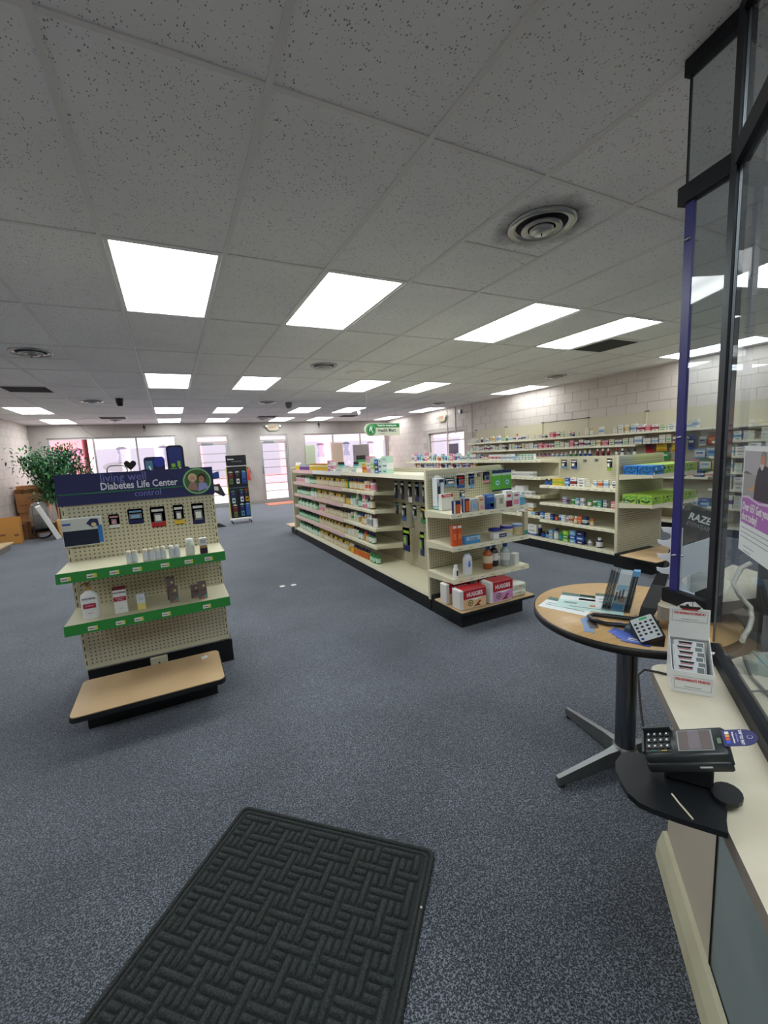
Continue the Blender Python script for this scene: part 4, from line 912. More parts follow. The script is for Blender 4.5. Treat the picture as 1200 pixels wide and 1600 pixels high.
# peg goods of the end cap
def ehang(me, x, z, lab, cat='package', out=.07):
    t_ = thing('hanging_pack', lab, cat, (x, AY0-out, z)); link('card', me, t_)
    MB().tube([(0, out, -.006), (0, -.016, -.006)], .0018, STEEL, 6).build('peg_hook', t_); return t_
EP = ' on long gondola end pegboard'
t_ = thing('baby_bottle_pack', 'tall white and clear baby bottle pack hanging leftmost'+EP, 'package', (2.17, AY0-.10, 1.196))
MB().cbox(-.022, .05, 0, .07, -.26, -.025, .003, mat((222, 226, 226), .35)).build('carton', t_); MB().box(-.02, .018, -.001, .0, -.23, -.06, mat((150, 166, 190), .4)).build('side_panel', t_); MB().box(-.016, .01, -.002, -.001, -.20, -.09, SLOT).build('dark_strip', t_)
MB().extr([(-.02, -.025), (.045, -.025), (.02, .0), (-.015, 0)], .004, WHITE, y0=.03).build('hang_tab', t_); MB().cbox(-.024, .052, -.002, .072, -.285, -.262, .008, mat((150, 206, 206), .3)).build('teal_base', t_); MB().box(.004, .047, -.0016, -.0002, -.06, -.035, NV).build('logo_patch', t_)
ehang(blister(.105, .075, ('sky', 'sky', 'white'), .7, .35), 2.30, 1.165, 'light blue wide blister card, second from left'+EP)
ehang(blister(.085, .11, ('sky', 'blue', 'red'), .5, .4), 2.415, 1.18, 'blue and red blister card of small parts'+EP)
ehang(blister(.055, .075, ('teal', 'sky', 'white'), .6, .4), 2.405, 1.055, 'small teal pack hanging below the blue and red card'+EP, out=.1)
ehang(blister(.065, .13, ('white', 'sky', 'blue'), .6, .4), 2.53, 1.185, 'slim white and blue blister pack'+EP)
ehang(blister(.045, .04, ('white', 'grey', 'pink'), .4, .3), 2.615, 1.19, 'tiny white tag'+EP)
ehang(blister(.075, .10, ('white', 'pink', 'navy'), .6, .4), 2.695, 1.19, 'white card with pink dots'+EP)
def patch_pack(x, lab):
    t_ = thing('hanging_pack', lab, 'package', (x, AY0-.09, 1.20))
    q = MB().extr(rrect(-.055, .055, -.19, 0, .004, 2), .012, mat((96, 176, 60), .35)); q.box(-.055, .055, -.0008, 0, -.03, 0, cm('navy')); q.box(-.055, .055, -.0008, 0, -.05, -.03, mat((180, 210, 200), .4)); q.box(-.055, .055, -.0008, 0, -.19, -.175, cm('navy'))
    for r_, m_ in ((.032, cm('teal')), (.022, mat((190, 230, 200), .4)), (.012, cm('teal'))): flat(q, arc(.005, -.115, r_, 0, 2*pi, 16), -.001-.0003*(.04-r_)*50, m_)
    q.build('card', t_); MB().tube([(0, .09, -.006), (0, -.014, -.006)], .0018, STEEL, 6).build('peg_hook', t_)
patch_pack(2.80, 'green and navy pack with teal swirl, left one of two'+EP); patch_pack(2.915, 'green and navy pack with teal swirl, right one of two'+EP)
MB().tube([(2.14, AY0-.01, 1.155), (2.14, AY0-.05, 1.175), (2.46, AY0-.05, 1.19), (2.92, AY0-.05, 1.21)], .0025, STEEL, 6).build('hang_bar', GA)

# ---------------- gondola B
BX0, BX1, BS, BY0, BY1 = 4.58, 5.42, 5.0, 2.73, 7.5
BBAY = [2.76, 3.86, 4.96, 6.2, 7.47]
GB = gondola('second cream gondola shelving with cartons and striped end panel', BX0, BX1, BS, BY0, BY1, BBAY)
GRV = mat((200, 194, 166), .5, name='grooved_panel')
q = MB().box(BX0+.03, BX1-.03, BY0+.008, BY0+.014, .14, 1.21, mat((150, 144, 120), .6))
for k in range(42): q.box(BX0+.03, BX1-.03, BY0+.002, BY0+.008, .142+k*.0255, .142+k*.0255+.020, GRV)
q.build('grooved_end_panel', GB)
for bi in range(4):
    y0, y1 = BBAY[bi]+.002, BBAY[bi+1]-.002
    s_ = shelf_part(GB, BX0+.03, BS-.025, y0, y1, .15, .035, 'x-', name='base_shelf'); shelf_part(GB, BS+.025, BX1-.02, y0, y1, .15, .035, 'x-', name='base_shelf')
    if bi == 0: price_tags(s_, tagrow(y0, y1, .1), BX0+.0175, .132, .018, .04, 'y')
    for z in ([.87, .64, .405] if bi == 0 else ([1.205, .97, .715, .44] if bi == 1 else [1.205, 1.07, .715, .44])):
        s_ = shelf_part(GB, BX0+(.03 if bi == 0 else .04), BS-.025, y0, y1, z, .034, 'x-'); price_tags(s_, tagrow(y0, y1, .1), BX0+(.0175 if bi == 0 else .0275), z-.016, .018, .04, 'y')
    for z in (1.205, .8, .5): shelf_part(GB, BS+.025, BX1-.03, y0, y1, z, .034, 'x-')
for z in (1.035, .722):
    s_ = shelf_part(GB, BX0+.015, BX1-.02, BY0-.36, BY0-.003, z, .036, 'y-')
MB().prism(rrect(4.44, 5.22, 2.2, 2.60, .02), .150, .168, BLACK).build('bumper_edge', GB); MB().prism(rrect(4.444, 5.216, 2.204, 2.596, .018), .1675, .172, TAN).build('deck_board', GB)
MB().box(4.55, 5.18, 2.31, 2.73, 0, .149, BLACK).build('deck_plinth', GB)
# near bay goods, from the far end (left in the photo) to the near end
xf_ = BX0+.045
def rowB(items, z, y, where, gap=.02): row((xf_, y), (0, -1), -pi/2, items, where, z, gap=gap, jit=.012, grp=True)
rowB([('bot', .05, .08, ('navy', 'black', 'blue')), ('bot', .05, .08, ('navy', 'black', 'blue')), ('box', .15, .09, ('yellow', 'lime', 'gold'), 'yellow fruit-printed bag', .05), ('gap', .02, 0, 0), ('box', .07, .1, ('blue', 'sky', 'white'), None, .05), ('box', .08, .105, ('white', 'maroon', 'red')), ('box', .1, .1, ('white', 'white', 'black'), 'white carton with black top', .05), ('box', .05, .085, ('cream', 'white', 'grey')), ('gap', .03, 0, 0),
      ('box', .045, .085, ('white', 'sky', 'pink')), ('box', .05, .09, ('cream', 'orange', 'red')), ('box', .05, .09, ('white', 'sky', 'sky')), ('gap', .03, 0, 0), ('box', .055, .085, ('white', 'grey', 'black'))], .87, 3.82, 'on second gondola near bay, upper shelf')
rowB([('gap', .3, 0, 0), ('box', .07, .09, ('grey', 'purple', 'white')), ('gap', .03, 0, 0), ('bot', .055, .09, ('white', 'green', 'green')), ('box', .05, .085, ('sky', 'white', 'grey')), ('box', .05, .09, ('white', 'grey', 'sky')), ('gap', .02, 0, 0), ('bot', .05, .085, ('green', 'green', 'white')), ('bot', .05, .09, ('white', 'green', 'green')), ('box', .06, .085, ('teal', 'green', 'white')), ('box', .045, .09, ('grey', 'white', 'black')), ('gap', .03, 0, 0), ('box', .06, .08, ('pink', 'white', 'orange'))], .64, 3.82, 'on second gondola near bay, second shelf')
rowB([('box', .07, .08, ('sky', 'grey', 'white')), ('box', .055, .08, ('black', 'brown', 'white')), ('box', .08, .09, ('blue', 'sky', 'white')), ('box', .09, .085, ('cream', 'white', 'grey')), ('box', .055, .08, ('navy', 'blue', 'sky')), ('bot', .05, .085, ('brown', 'black', 'orange')), ('bot', .045, .09, ('white', 'sky', 'blue')), ('box', .05, .085, ('white', 'white', 'grey')), ('bot', .045, .08, ('white', 'sky', 'grey')), ('box', .055, .09, ('cream', 'orange', 'navy')), ('bot', .055, .09, ('orange', 'white', 'cream')), ('box', .06, .10, ('orange', 'navy', 'cream'), None, .04, 2), ('box', .065, .10, ('navy', 'white', 'green')), ('gap', .01, 0, 0), ('bot', .05, .08, ('gold', 'orange', 'cream'))], .405, 4.05, 'on second gondola near bay, third shelf', .01)
rowB([('box', .16, .15, ('white', 'blue', 'grey'), None, .06, 2), ('bot', .06, .16, ('navy', 'white', 'black'), 'dark pump bottle with white top'), ('bot', .055, .08, ('navy', 'black', 'blue')), ('bot', .055, .085, ('navy', 'black', 'sky')), ('box', .06, .12, ('sky', 'grey', 'white')), ('bot', .07, .155, ('grey', 'navy', 'white')), ('bot', .065, .115, ('green', 'green', 'teal')), ('box', .085, .14, ('lime', 'green', 'white'), 'lime green carton'), ('box', .085, .155, ('sky', 'blue', 'white')), ('box', .11, .16, ('navy', 'blue', 'white'), 'dark blue packet with cloud print', .05), ('gap', .04, 0, 0), ('bot', .055, .075, ('white', 'grey', 'grey')), ('gap', .04, 0, 0), ('bot', .075, .12, ('navy', 'white', 'white'))], .15, 4.12, 'on second gondola near bay, bottom shelf', .012)
for k, (y, z, w, h, pal) in enumerate(((3.72, 1.19, .085, .12, ('navy', 'sky', 'white')), (3.56, 1.19, .09, .12, ('sky', 'blue', 'white')), (3.40, 1.19, .05, .035, ('white', 'grey', 'grey')), (3.24, 1.195, .05, .035, ('white', 'grey', 'grey')), (3.06, 1.20, .07, .15, ('cream', 'lime', 'white')), (2.90, 1.195, .10, .17, ('white', 'lime', 'green')))):
    t_ = thing('hanging_pack', '%s and %s pack on second gondola pegboard, %s' % (cn(pal[0]), cn(pal[1]), ('leftmost', 'second from left', 'tiny left tag', 'tiny right tag', 'second from right', 'rightmost')[k]), 'package', (BS-.10, y, z), -pi/2)
    link('card', blister(w, h, pal, .5, .4), t_); MB().tube([(0, .07, -.006), (0, -.012, -.006)], .002, STEEL, 6).build('peg_hook', t_)
# second bay goods
W1 = 'in far bay of second gondola'
row((BX0+.06, 4.9), (0, -1), -pi/2, [('tub', .17, .16, ('white', 'white', 'white'), 'round white paper roll pack'), ('box', .14, .085, ('white', 'grey', 'white')), ('box', .13, .085, ('white', 'white', 'grey')), ('box', .40, .07, ('white', 'grey', 'white'), 'long low white carton')], W1+', upper', .97, gap=.012)
row((BX0+.06, 4.7), (0, -1), -pi/2, [('box', .14, .16, ('white', 'blue', 'grey'), None, .08, 2), ('box', .17, .085, ('white', 'blue', 'grey'), None, .08, 2), ('box', .16, .12, ('white', 'navy', 'white'), None, .1, 2), ('box', .14, .05, ('white', 'grey', 'grey'), 'flat white folded pack')], W1+', middle', .715, gap=.012)
row((BX0+.06, 4.35), (0, -1), -pi/2, [('box', .16, .20, ('white', 'white', 'grey'), 'large white carton', .06), ('box', .12, .16, ('white', 'gold', 'white'), 'white carton with gold stripe', .06)], W1+', lower', .44, gap=.05)
# top of B: far bays
P6 = [('white', 'sky', 'blue'), ('pink', 'white', 'red'), ('cream', 'gold', 'white'), ('white', 'purple', 'pink'), ('mint', 'teal', 'white'), ('white', 'grey', 'navy'), ('cream', 'red', 'white'), ('sky', 'navy', 'white')]
def rand_items(n, hs, ws, kinds=('box',), pals=P6, skip=.0):
    out = []
    for k in range(n):
        if R.random() < skip: out.append(('gap', R.uniform(.03, .12), 0, 0)); continue
        w = round(R.choice(ws), 3); kd = R.choice(kinds)
        if kd == 'bot': w = min(w, .06)
        out.append((kd, w, round(R.choice(hs), 3), R.choice(pals)))
    return out
row((BX0+.06, 7.3), (0, -1), -pi/2, rand_items(24, (.09, .13, .16), (.05, .07, .09), ('box', 'box', 'bot')), 'on second gondola top, far part', 1.205, gap=.016)
row((BX0+.06, 7.2), (0, -1), -pi/2, rand_items(22, (.10, .12), (.05, .06, .08), ('box', 'bot', 'box')), 'just below second gondola top', 1.07, gap=.03)
row((BX0+.06, 4.93), (0, -1), -pi/2, [('box', .08, .085, ('white', 'red', 'white'))]*3+[('box', .08, .08, ('white', 'grey', 'sky'))]*3+[('box', .10, .05, ('sky', 'white', 'blue'))]+[('box', .055, .08, ('mint', 'white', 'black'), 'pale leaning booklet')]*5, 'on second gondola top, nearer part', 1.205, gap=.006)
# tissue boxes on the end shelves of B
FL = mat((104, 170, 66), .5, name='leaf_print'); FD = mat((40, 84, 50), .5, name='dark_leaf_print'); TB = mat((40, 120, 200), .4, name='tissue_blue'); TBD = mat((30, 84, 120), .5)
def tissue(x, y, z, lab, kind, rz=0, w=.115, d=.21, h=.10):
    t_ = thing('tissue_box', lab, 'tissue box', (x, y, z+.0008), rz)
    MB().cbox(0, w, 0, d, 0, h, .002, TB if kind == 'b' else mat((160, 196, 76), .5, name='tissue_lime')).build('carton', t_)
    q = MB()
    if kind == 'b':
        flat(q, arc(w*.3, h*.65, .018, 0, 2*pi, 14), -.0008, mat((150, 210, 240), .4)); flat(q, [(w*.1, .01), (w*.9, .03), (w*.9, .045), (w*.1, .03)], -.0008, FD); flat(q, arc(w*.12, .012, .014, 0, 2*pi, 10), -.001, WHITE); flat(q, arc(w*.8, h*.75, .012, 0, 2*pi, 10), -.0008, mat((190, 230, 250), .4))
    else:
        for k in range(5):
            a = k*1.3; cx, cz = w*(.2+.15*k), h*(.3+.4*(k % 2)); flat(q, [(cx+.024*cos(a+b_), cz+.010*sin(a+b_)+(.012*cos(b_) if b_ else 0)) for b_ in (0, 1.6, 3.1, 4.7)], -.0008, FD if k % 2 else FL)
        flat(q, [(.004, .004), (w*.5, h*.5), (w*.55, h*.46), (.012, .004)], -.001, FD)
    q.build('front_print', t_)
    q = MB()
    for k in range(6):
        a = k*2.1; cy, cz = d*(.1+.15*k), h*(.3+.4*((k+1) % 2)); m_ = (FD if k % 2 else FL) if kind != 'b' else TBD
        pts = [(cy+.03*cos(a+b_), cz+.03*sin(a+b_)*.8) for b_ in (0, .8, 3.1, 3.9)]
        q.add([(-.0008, a_, max(.002, min(h-.002, b_))) for a_, b_ in pts][::-1], [(0, 1, 2, 3)], m_); q.add([(w+.0008, a_, max(.002, min(h-.002, b_))) for a_, b_ in pts], [(0, 1, 2, 3)], m_)
    q.build('side_print', t_)['kind'] = 'stuff'; return t_
yb = BY0-.35
def tb(k, j, z, kind, lab): tissue(BX0+.035+k*.205, BY0-.355+j*.165, z, lab, kind, 0, .2, .155, .095)
tb(0, 0, 1.035, 'b', 'blue tissue box at front corner of upper end shelf, second gondola'); tb(0, 1, 1.035, 'b', 'blue tissue box in rear row of upper end shelf, second gondola')
for k, w_ in ((1, 'left of the blue post'), (2, 'behind the blue post'), (3, 'seen through the wing pane')):
    for j in (0, 1): tb(k, j, 1.035, 'g', 'green leaf-print tissue box, upper end shelf, %s row, %s' % (('front', 'rear')[j], w_))
for k, w_ in ((0, 'left end'), (1, 'second from left'), (2, 'behind the blue post'), (3, 'seen through the wing pane')):
    for j in (0, 1): tb(k, j, .722, 'g', 'lime leaf-print tissue box, lower end shelf, %s row, %s' % (('front', 'rear')[j], w_))
tag(MB().cbox(0, .05, 0, .10, 0, .014, .004, mat((150, 170, 140), .6), True).build('soft_pack', None, (BX0+.022, BY0-.115, .7235)), 'flat grey-green packet tucked behind the lime tissue boxes', 'package')

# ---------------- wall shelving along the right wall
WL = thing('wall_shelving', 'tall cream wall shelving run along the right wall', 'shelving', (0, 0, 0))
WB = [.85, 1.95, 3.05, 4.16, 5.28, 6.38, 7.50, 8.60]; WX = 7.38
PEGW = pegboard((204, 196, 172), (150, 144, 124), 1, name='wall_pegboard', pitch=.0236, rad=.13)
MB().box(7.02, WX+.05, WB[0], WB[-1], 0, .11, BLACK).build('base_plinth', WL)
for k in range(len(WB)-1):
    y0, y1 = WB[k]+.004, WB[k+1]-.004
    MB().box(WX, WX+.006, y0, y1, .14, 1.86, PEGW).build('back_panel', WL)
    shelf_part(WL, 6.98, WX-.005, y0, y1, .15, .035, 'x-', name='base_shelf')
    zs_ = [1.53]+([1.33, 1.12, .88, .62, .38] if k >= 3 else ([.82, .36] if k == 2 else [1.33, 1.12, .9, .66, .40]))
    for z in zs_: shelf_part(WL, 7.05 if z < 1.3 else 7.09, WX-.005, y0, y1, z, .03, 'x-')
for y in WB:
    MB().box(WX-.02, WX+.012, y-.004, y+.004, .11, 1.88, CREAM).build('upright', WL); MB().box(WX-.03, WX+.03, y-.02, y+.02, 1.862, 1.876, SLOT).build('upright_cap', WL)
MB().box(WX-.005, WX+.01, 5.30, 6.36, 1.862, 1.872, SLOT).build('top_rail', WL)
WPAL = [('white', 'cream', 'grey'), ('cream', 'white', 'grey'), ('white', 'sky', 'grey'), ('white', 'white', 'navy'), ('cream', 'mint', 'green'), ('white', 'red', 'navy'), ('white', 'navy', 'grey'), ('pink', 'red', 'white'), ('cream', 'gold', 'white')]
def wrow(x, y, items, z, where, gap=.02): row((x, y), (0, -1), -pi/2, items, where, z, gap=gap, jit=.008)
wrow(7.10, 8.5, rand_items(60, (.08, .10, .12, .14), (.07, .09, .11), ('box', 'box', 'box', 'bot'), WPAL, .28), 1.53, 'on right wall top shelf', .02)
wrow(7.10, 8.5, rand_items(44, (.09, .11, .13), (.07, .09, .12), ('box',), WPAL, .08), 1.33, 'on right wall second shelf', .022)
wrow(7.06, 8.4, rand_items(20, (.09, .12), (.07, .1), ('box', 'bot'), P6, .1), 1.12, 'on right wall third shelf, far part', .02)
wrow(7.06, 6.3, [('bot', .055, .11, ('purple', 'navy', 'pink'))]*4+[('bot', .055, .12, ('white', 'pink', 'sky'))]*4+[('bot', .055, .14, ('white', 'white', 'green'))]*2+[('bot', .055, .14, ('white', 'white', 'blue'))]*3+[('gap', .05, 0, 0)]+[('bot', .055, .16, ('red', 'white', 'maroon'))]*3+[('gap', .05, 0, 0)]+[('bot', .055, .17, ('maroon', 'red', 'white')), ('bot', .055, .15, ('navy', 'white', 'white')), ('bot', .055, .15, ('navy', 'navy', 'grey')), ('bot', .055, .16, ('navy', 'black', 'white'))], 1.12, 'on right wall third shelf, near part', .05)
for z, w_ in ((1.12, 'third'), (.9, 'fourth'), (.66, 'fifth'), (.40, 'sixth'), (1.33, 'second')): wrow(7.07, 2.9, rand_items(18, (.12, .15, .17), (.09, .12, .14), ('box',), [('white', 'cream', 'grey'), ('cream', 'white', 'mint'), ('white', 'sky', 'green'), ('white', 'purple', 'navy')], .1), z, 'behind pharmacy glass, %s shelf' % w_, .02)
wrow(7.07, 4.0, rand_items(10, (.06, .09), (.1, .12), ('box',), [('white', 'navy', 'navy'), ('cream', 'orange', 'white'), ('navy', 'white', 'blue')], .1), .82, 'under the wall snack bags', .015)
wrow(7.07, 4.0, rand_items(9, (.12, .15), (.09, .12), ('box', 'bot'), [('blue', 'sky', 'white'), ('white', 'sky', 'navy')], .0), .36, 'low under the wall snack bags', .03)
# hanging bags
bags = [(4.05, 1.42, .14, .22, ('maroon', 'red', 'maroon')), (3.86, 1.42, .17, .22, ('yellow', 'gold', 'gold')), (3.62, 1.41, .17, .22, ('yellow', 'gold', 'gold')), (3.42, 1.42, .10, .2, ('navy', 'blue', 'white')), (3.27, 1.40, .1, .13, ('grey', 'white', 'navy')), (3.15, 1.41, .1, .13, ('orange', 'red', 'gold')),
        (4.03, 1.19, .16, .13, ('orange', 'red', 'cream')), (3.82, 1.19, .18, .12, ('green', 'green', 'white')), (3.30, 1.22, .14, .14, ('white', 'sky', 'blue')), (3.15, 1.23, .13, .14, ('sky', 'white', 'blue')),
        (3.60, 1.06, .20, .19, ('red', 'gold', 'yellow')), (3.38, 1.06, .17, .19, ('purple', 'pink', 'white')), (3.22, 1.06, .15, .16, ('white', 'green', 'sky')), (3.07, 1.07, .12, .17, ('yellow', 'gold', 'orange'))]
for k, (y, z, w, h, pal) in enumerate(bags):
    t_ = thing('candy_bag', '%s snack bag hanging on the right wall pegboard, %s hook row' % (cn(pal[0]), ('top', 'middle', 'bottom')[0 if k < 6 else (1 if k < 10 else 2)]), 'snack bag', (7.28, y, z), -pi/2); t_['group'] = 'snack bags on the right wall'
    link('bag', pouch(w, h, pal), t_); MB().tube([(0, .10, -.008), (0, .0, -.008)], .0025, STEEL, 6).build('peg_hook', t_)
# ================================================================ FAR FURNISHINGS
# sock rack
SR = thing('sock_rack', 'tall narrow black wheeled rack of hanging sock packs before the left door', 'display rack', (1.52, 9.72, 0), -.03)
BK2 = mat((22, 24, 32), .5, name='rack_black'); YW = mat((206, 196, 90), .5, name='rack_yellow_edge')
MB().box(-.21, .21, 0, .03, .12, 1.28, BK2).build('back_panel', SR); MB().box(-.215, .215, -.012, .03, 1.30, 1.53, BK2).build('header_sign', SR)
MB().box(-.215, .215, -.014, .0, 1.285, 1.298, PAPER).build('header_rail', SR); MB().box(-.20, .20, -.014, .0, .80, .812, mat((90, 110, 150), .5)).build('middle_rail', SR)
MB().box(-.222, -.211, 0, .2, .10, 1.28, YW).build('side_edge', SR); MB().box(.211, .222, 0, .2, .10, 1.28, YW).build('side_edge', SR)
q = MB().box(-.17, -.05, -.0135, -.0122, 1.43, 1.455, PAPER).box(-.10, .12, -.0135, -.0122, 1.385, 1.397, mat((150, 154, 160), .5)); q.lathe([(.016, 0), (.016, .002)], PAPER, 12, axis='y', c=(-.17, -.0122, 1.447)); q.build('header_print', SR)
q = MB().box(-.23, .23, -.10, .22, .085, .10, PAPER); q.build('base_tray', SR)
for x in (-.2, .2):
    for y in (-.09, .2): MB().lathe([(.022, -.012), (.026, 0), (.022, .012)], SLOT, 12, (x, y, .0265), axis='x').build('caster', SR); MB().box(x-.004, x+.004, y-.004, y+.004, .03, .085, STEEL).build('caster_stem', SR)
def sock(x, z, pal, dy=.03, pos=''):
    t_ = thing('sock_pack', '%s topped %s sock pack, %s on the sock rack' % (cn(pal[1]), cn(pal[0]), pos), 'socks', (1.52+x, 9.68-dy, z))
    a, b_, c_ = (cm(v) for v in pal)
    q = MB().extr(rrect(-.045, .045, -.30, -.04, .01, 2), .03, a); q.extr(arc(0, -.045, .045, 0, pi, 8, .035), .03, b_); q.box(-.03, .034, -.003, 0, -.29, -.18, c_); q.extr(arc(.004, -.235, .022, 0, 2*pi, 10), .002, a, y0=-.005); q.box(-.006, .006, -.002, 0, -.09, -.078, PAPER)
    q.build('card', t_); MB().tube([(0, .03+dy, -.02), (0, -.006, -.02)], .002, STEEL, 6).build('peg_hook', t_)
for k, (x, z, pal) in enumerate(((-.15, 1.19, ('maroon', 'mint', 'green')), (-.01, 1.19, ('black', 'white', 'white')), (.13, 1.19, ('blue', 'sky', 'navy')), (-.14, .76, ('navy', 'green', 'mint')), (.04, .78, ('navy', 'green', 'white')), (.15, .78, ('black', 'red', 'gold')),
      (-.12, .45, ('maroon', 'mint', 'green')), (.03, .46, ('navy', 'mint', 'teal')), (.15, .46, ('blue', 'sky', 'blue')))):
    sock(x, z, pal, pos=('top left', 'top middle', 'top right', 'middle row left', 'middle row centre', 'middle row right', 'bottom left', 'bottom middle', 'bottom right')[k])
# fire extinguisher on the back wall behind the rack
FE = thing('fire_extinguisher', 'small red fire extinguisher on the back wall between the doors', 'extinguisher', (2.36, 13.60, .78))
MB().lathe([(.055, 0), (.06, .02), (.06, .30), (.03, .36), (.022, .37)], mat((200, 50, 40), .35), 16).build('cylinder', FE); MB().lathe([(.024, .37), (.024, .41)], SLOT, 12).build('valve', FE); MB().tube([(0, 0, .40), (.06, -.02, .38), (.085, -.02, .2)], .01, SLOT).build('hose', FE); MB().box(-.02, .02, .055, .099, .2, .26, STEEL).build('wall_bracket', FE)
# exit sign
def exit_sign(loc, rz, lab):
    t_ = thing('exit_sign', lab, 'exit sign', loc, rz)
    MB().extr(rrect(-.19, .19, -.11, .11, .10, 5), .05, mat((172, 166, 140), .5)).build('housing', t_)
    MB().box(-.13, .13, -.004, 0, -.07, .07, mat((180, 174, 150), .5)).build('face_plate', t_); text('EXIT', .12, mat((150, 26, 22), .5), t_, (0, -.0045, 0), sx=.9, bold=.003)
    for s in (-1, 1): MB().lathe([(.035, -.03), (.045, 0), (.03, .03)], WHITE, 14, (s*.215, -.01, .03), axis='y').build('lamp_head', t_)
    return t_
exit_sign((3.27, 13.64, 2.42), 0, 'beige EXIT sign with twin lamps above the exit door'); exit_sign((7.385, 10.15, 2.34), -pi/2, 'white EXIT sign with twin lamps high on the right wall')
for k, (y, z) in enumerate(((9.55, 2.2), (9.95, 2.25), (8.83, 2.0))):
    tag(MB().box(-.02, 0, -.012, .012, -.35 if k < 2 else -.9, ZC-z-.01, mat((206, 190, 182), .6)).build('wire_conduit', None, (XR-.0065, y, z)), 'thin painted conduit running down the right wall, %s' % ('left of the box', 'beside the EXIT sign', 'nearest the shelving')[k], 'conduit')
tag(MB().box(-.06, 0, -.05, .05, -.05, .05, STEEL).build('sensor_box', None, (XR-.0065, 9.3, 2.42)), 'small grey box high on the right wall', 'box')
# hooks on the back wall
for k, x in enumerate((-.45, 4.1+.6)):
    t_ = thing('wall_hook', 'dark camera hook hanging at the ceiling %s' % ('over the left windows', 'over the right windows')[k], 'hook', (x+.1, 13.62, 2.42))
    MB().tube([(0, 0, .155), (0, 0, .05), (.03, 0, 0), (.0, 0, -.05), (-.03, 0, -.02)], .008, SLOT, 6).build('hook_wire', t_); MB().lathe([(.02, 0), (.035, .03), (.03, .08)], SLOT, 10, (.0, 0, .02)).build('hook_body', t_)
for k, (x0, x1) in enumerate(((-1.85, -1.55), (-1.05, -1.15))):
    tag(MB().tube([(x0, 13.685, 2.57), (x0+(x1-x0)*.3, 13.685, 2.42), (x1, 13.685, 2.25)], .006, mat((170, 150, 140), .7), 6).build('wall_cable', None), 'thin cable drooping on the back wall over the left windows, %s one' % ('left', 'right')[k], 'cable')
# hanging shop sign
HS = thing('hanging_sign', 'green and cream Rx hanging sign suspended from the ceiling over the aisle', 'sign', (3.86, 7.0, 1.85), .03)
SG = mat((44, 120, 62), .5, name='sign_green'); SCR = mat((206, 206, 184), .5, name='sign_cream')
w2_, h2_ = .38, .115
MB().extr(arc(-w2_+h2_, 0, h2_, pi/2, 1.5*pi, 12)+[(w2_-.02, -h2_)]+arc(w2_-.02, -h2_+.02, .02, -pi/2, 0, 3)+arc(w2_-.02, h2_-.02, .02, 0, pi/2, 3), .012, SCR).build('sign_board', HS)
MB().box(-w2_+h2_, w2_-.004, -.002, 0, h2_*.30, h2_-.006, SG).build('green_band', HS)
q = MB(); [q.lathe([(r_, 0), (r_, d_)], m_, 28, axis='y', c=(-w2_+h2_+.02, 0, -.002)) for r_, d_, m_ in ((.106, .004, SG), (.094, .0048, mat((150, 200, 150), .5)), (.088, .0056, SG))]; q.build('round_emblem', HS)
text('R', .13, PAPER, HS, (-w2_+h2_+.01, -.0062, .008), shear=.25, bold=.001); text('x', .07, PAPER, HS, (-w2_+h2_+.055, -.0064, -.04))
text('Thanks for shopping your', .046, PAPER, HS, (.10, -.0028, .075), sx=.88, bold=.001); text('Health Mart.', .088, mat((40, 72, 56), .5), HS, (.10, -.0012, -.018), sx=.90, bold=.002); text('PHARMACY', .026, mat((90, 110, 100), .5), HS, (0, -.0012, -.078))
for s in (-.3, .3): MB().tube([(s, .006, h2_), (s, .006, ZC-1.85)], .0015, STEEL, 5).build('suspension_wire', HS)

# posters standing in the right windows
for k, (x, w, h, c_, lab) in enumerate(((4.62, .34, .62, (178, 186, 160), 'green-grey board standing in the right windows, left one'), (5.62, .42, .66, (206, 180, 160), 'tan board standing in the middle right window'), (6.62, .62, .56, (150, 140, 140), 'grey board standing in the last right window'))):
    t_ = thing('poster_board', lab, 'board', (x, 13.66, .752)); m_ = mat(c_, .7)
    MB().box(-w, 0, -.012, 0, 0, .5+h*.9, m_).build('board', t_); MB().box(-w+.03, -.03, -.0135, -.0122, .03, .47+h*.9, mat(tuple(int(v*.95) for v in c_), .7)).build('printed_sheet', t_)
# low window ledge shelf
LED = thing('window_ledge', 'long cream ledge cabinet under the right windows', 'cabinet', (0, 0, 0))
MB().cbox(4.1, 7.4, 13.35, 13.66, .66, .72, .006, CREAM).build('ledge_top', LED)
MB().box(4.12, 7.38, 13.38, 13.66, 0, .659, GREYBACK).build('cabinet_body', LED)

# plant in a basket
PL = thing('potted_tree', 'leafy artificial ficus tree standing in the left far corner', 'plant', (-2.08, 11.15, 0))
BRK = noisy((96, 74, 56), (122, 96, 74), 30, .8, .3, name='bark')
MB().lathe([(.13, 0), (.17, .02), (.19, .28), (.2, .3), (.18, .3), (.17, .24)], noisy((176, 130, 80), (206, 160, 104), 60, .7, .5, name='wicker'), 18).build('wicker_pot', PL)
q = MB()
tops = []
for k in range(5):
    a = k*1.26; x1, y1 = .05*cos(a), .05*sin(a); pts = [(0.3*x1, .3*y1, .24), (x1, y1, .6), (x1*2.2+.02, y1*2.2, .95), (x1*4.5+.08*cos(a*2), y1*4.5, 1.35), (x1*6, y1*6, 1.62)]
    q.tube(pts, [.014, .012, .01, .007, .003], BRK, 6); tops += [Vector(p) for p in pts[2:]]
    for m_ in range(5):
        b0 = Vector(pts[2+m_ % 3]); d = Vector((R.uniform(-.3, .36), R.uniform(-.3, .3), R.uniform(-.1, .25))); q.tube([b0, b0+d*.5+Vector((0, 0, .04)), b0+d], [.005, .004, .002], BRK, 5); tops.append(b0+d); tops.append(b0+d*.6)
q.build('stems', PL)
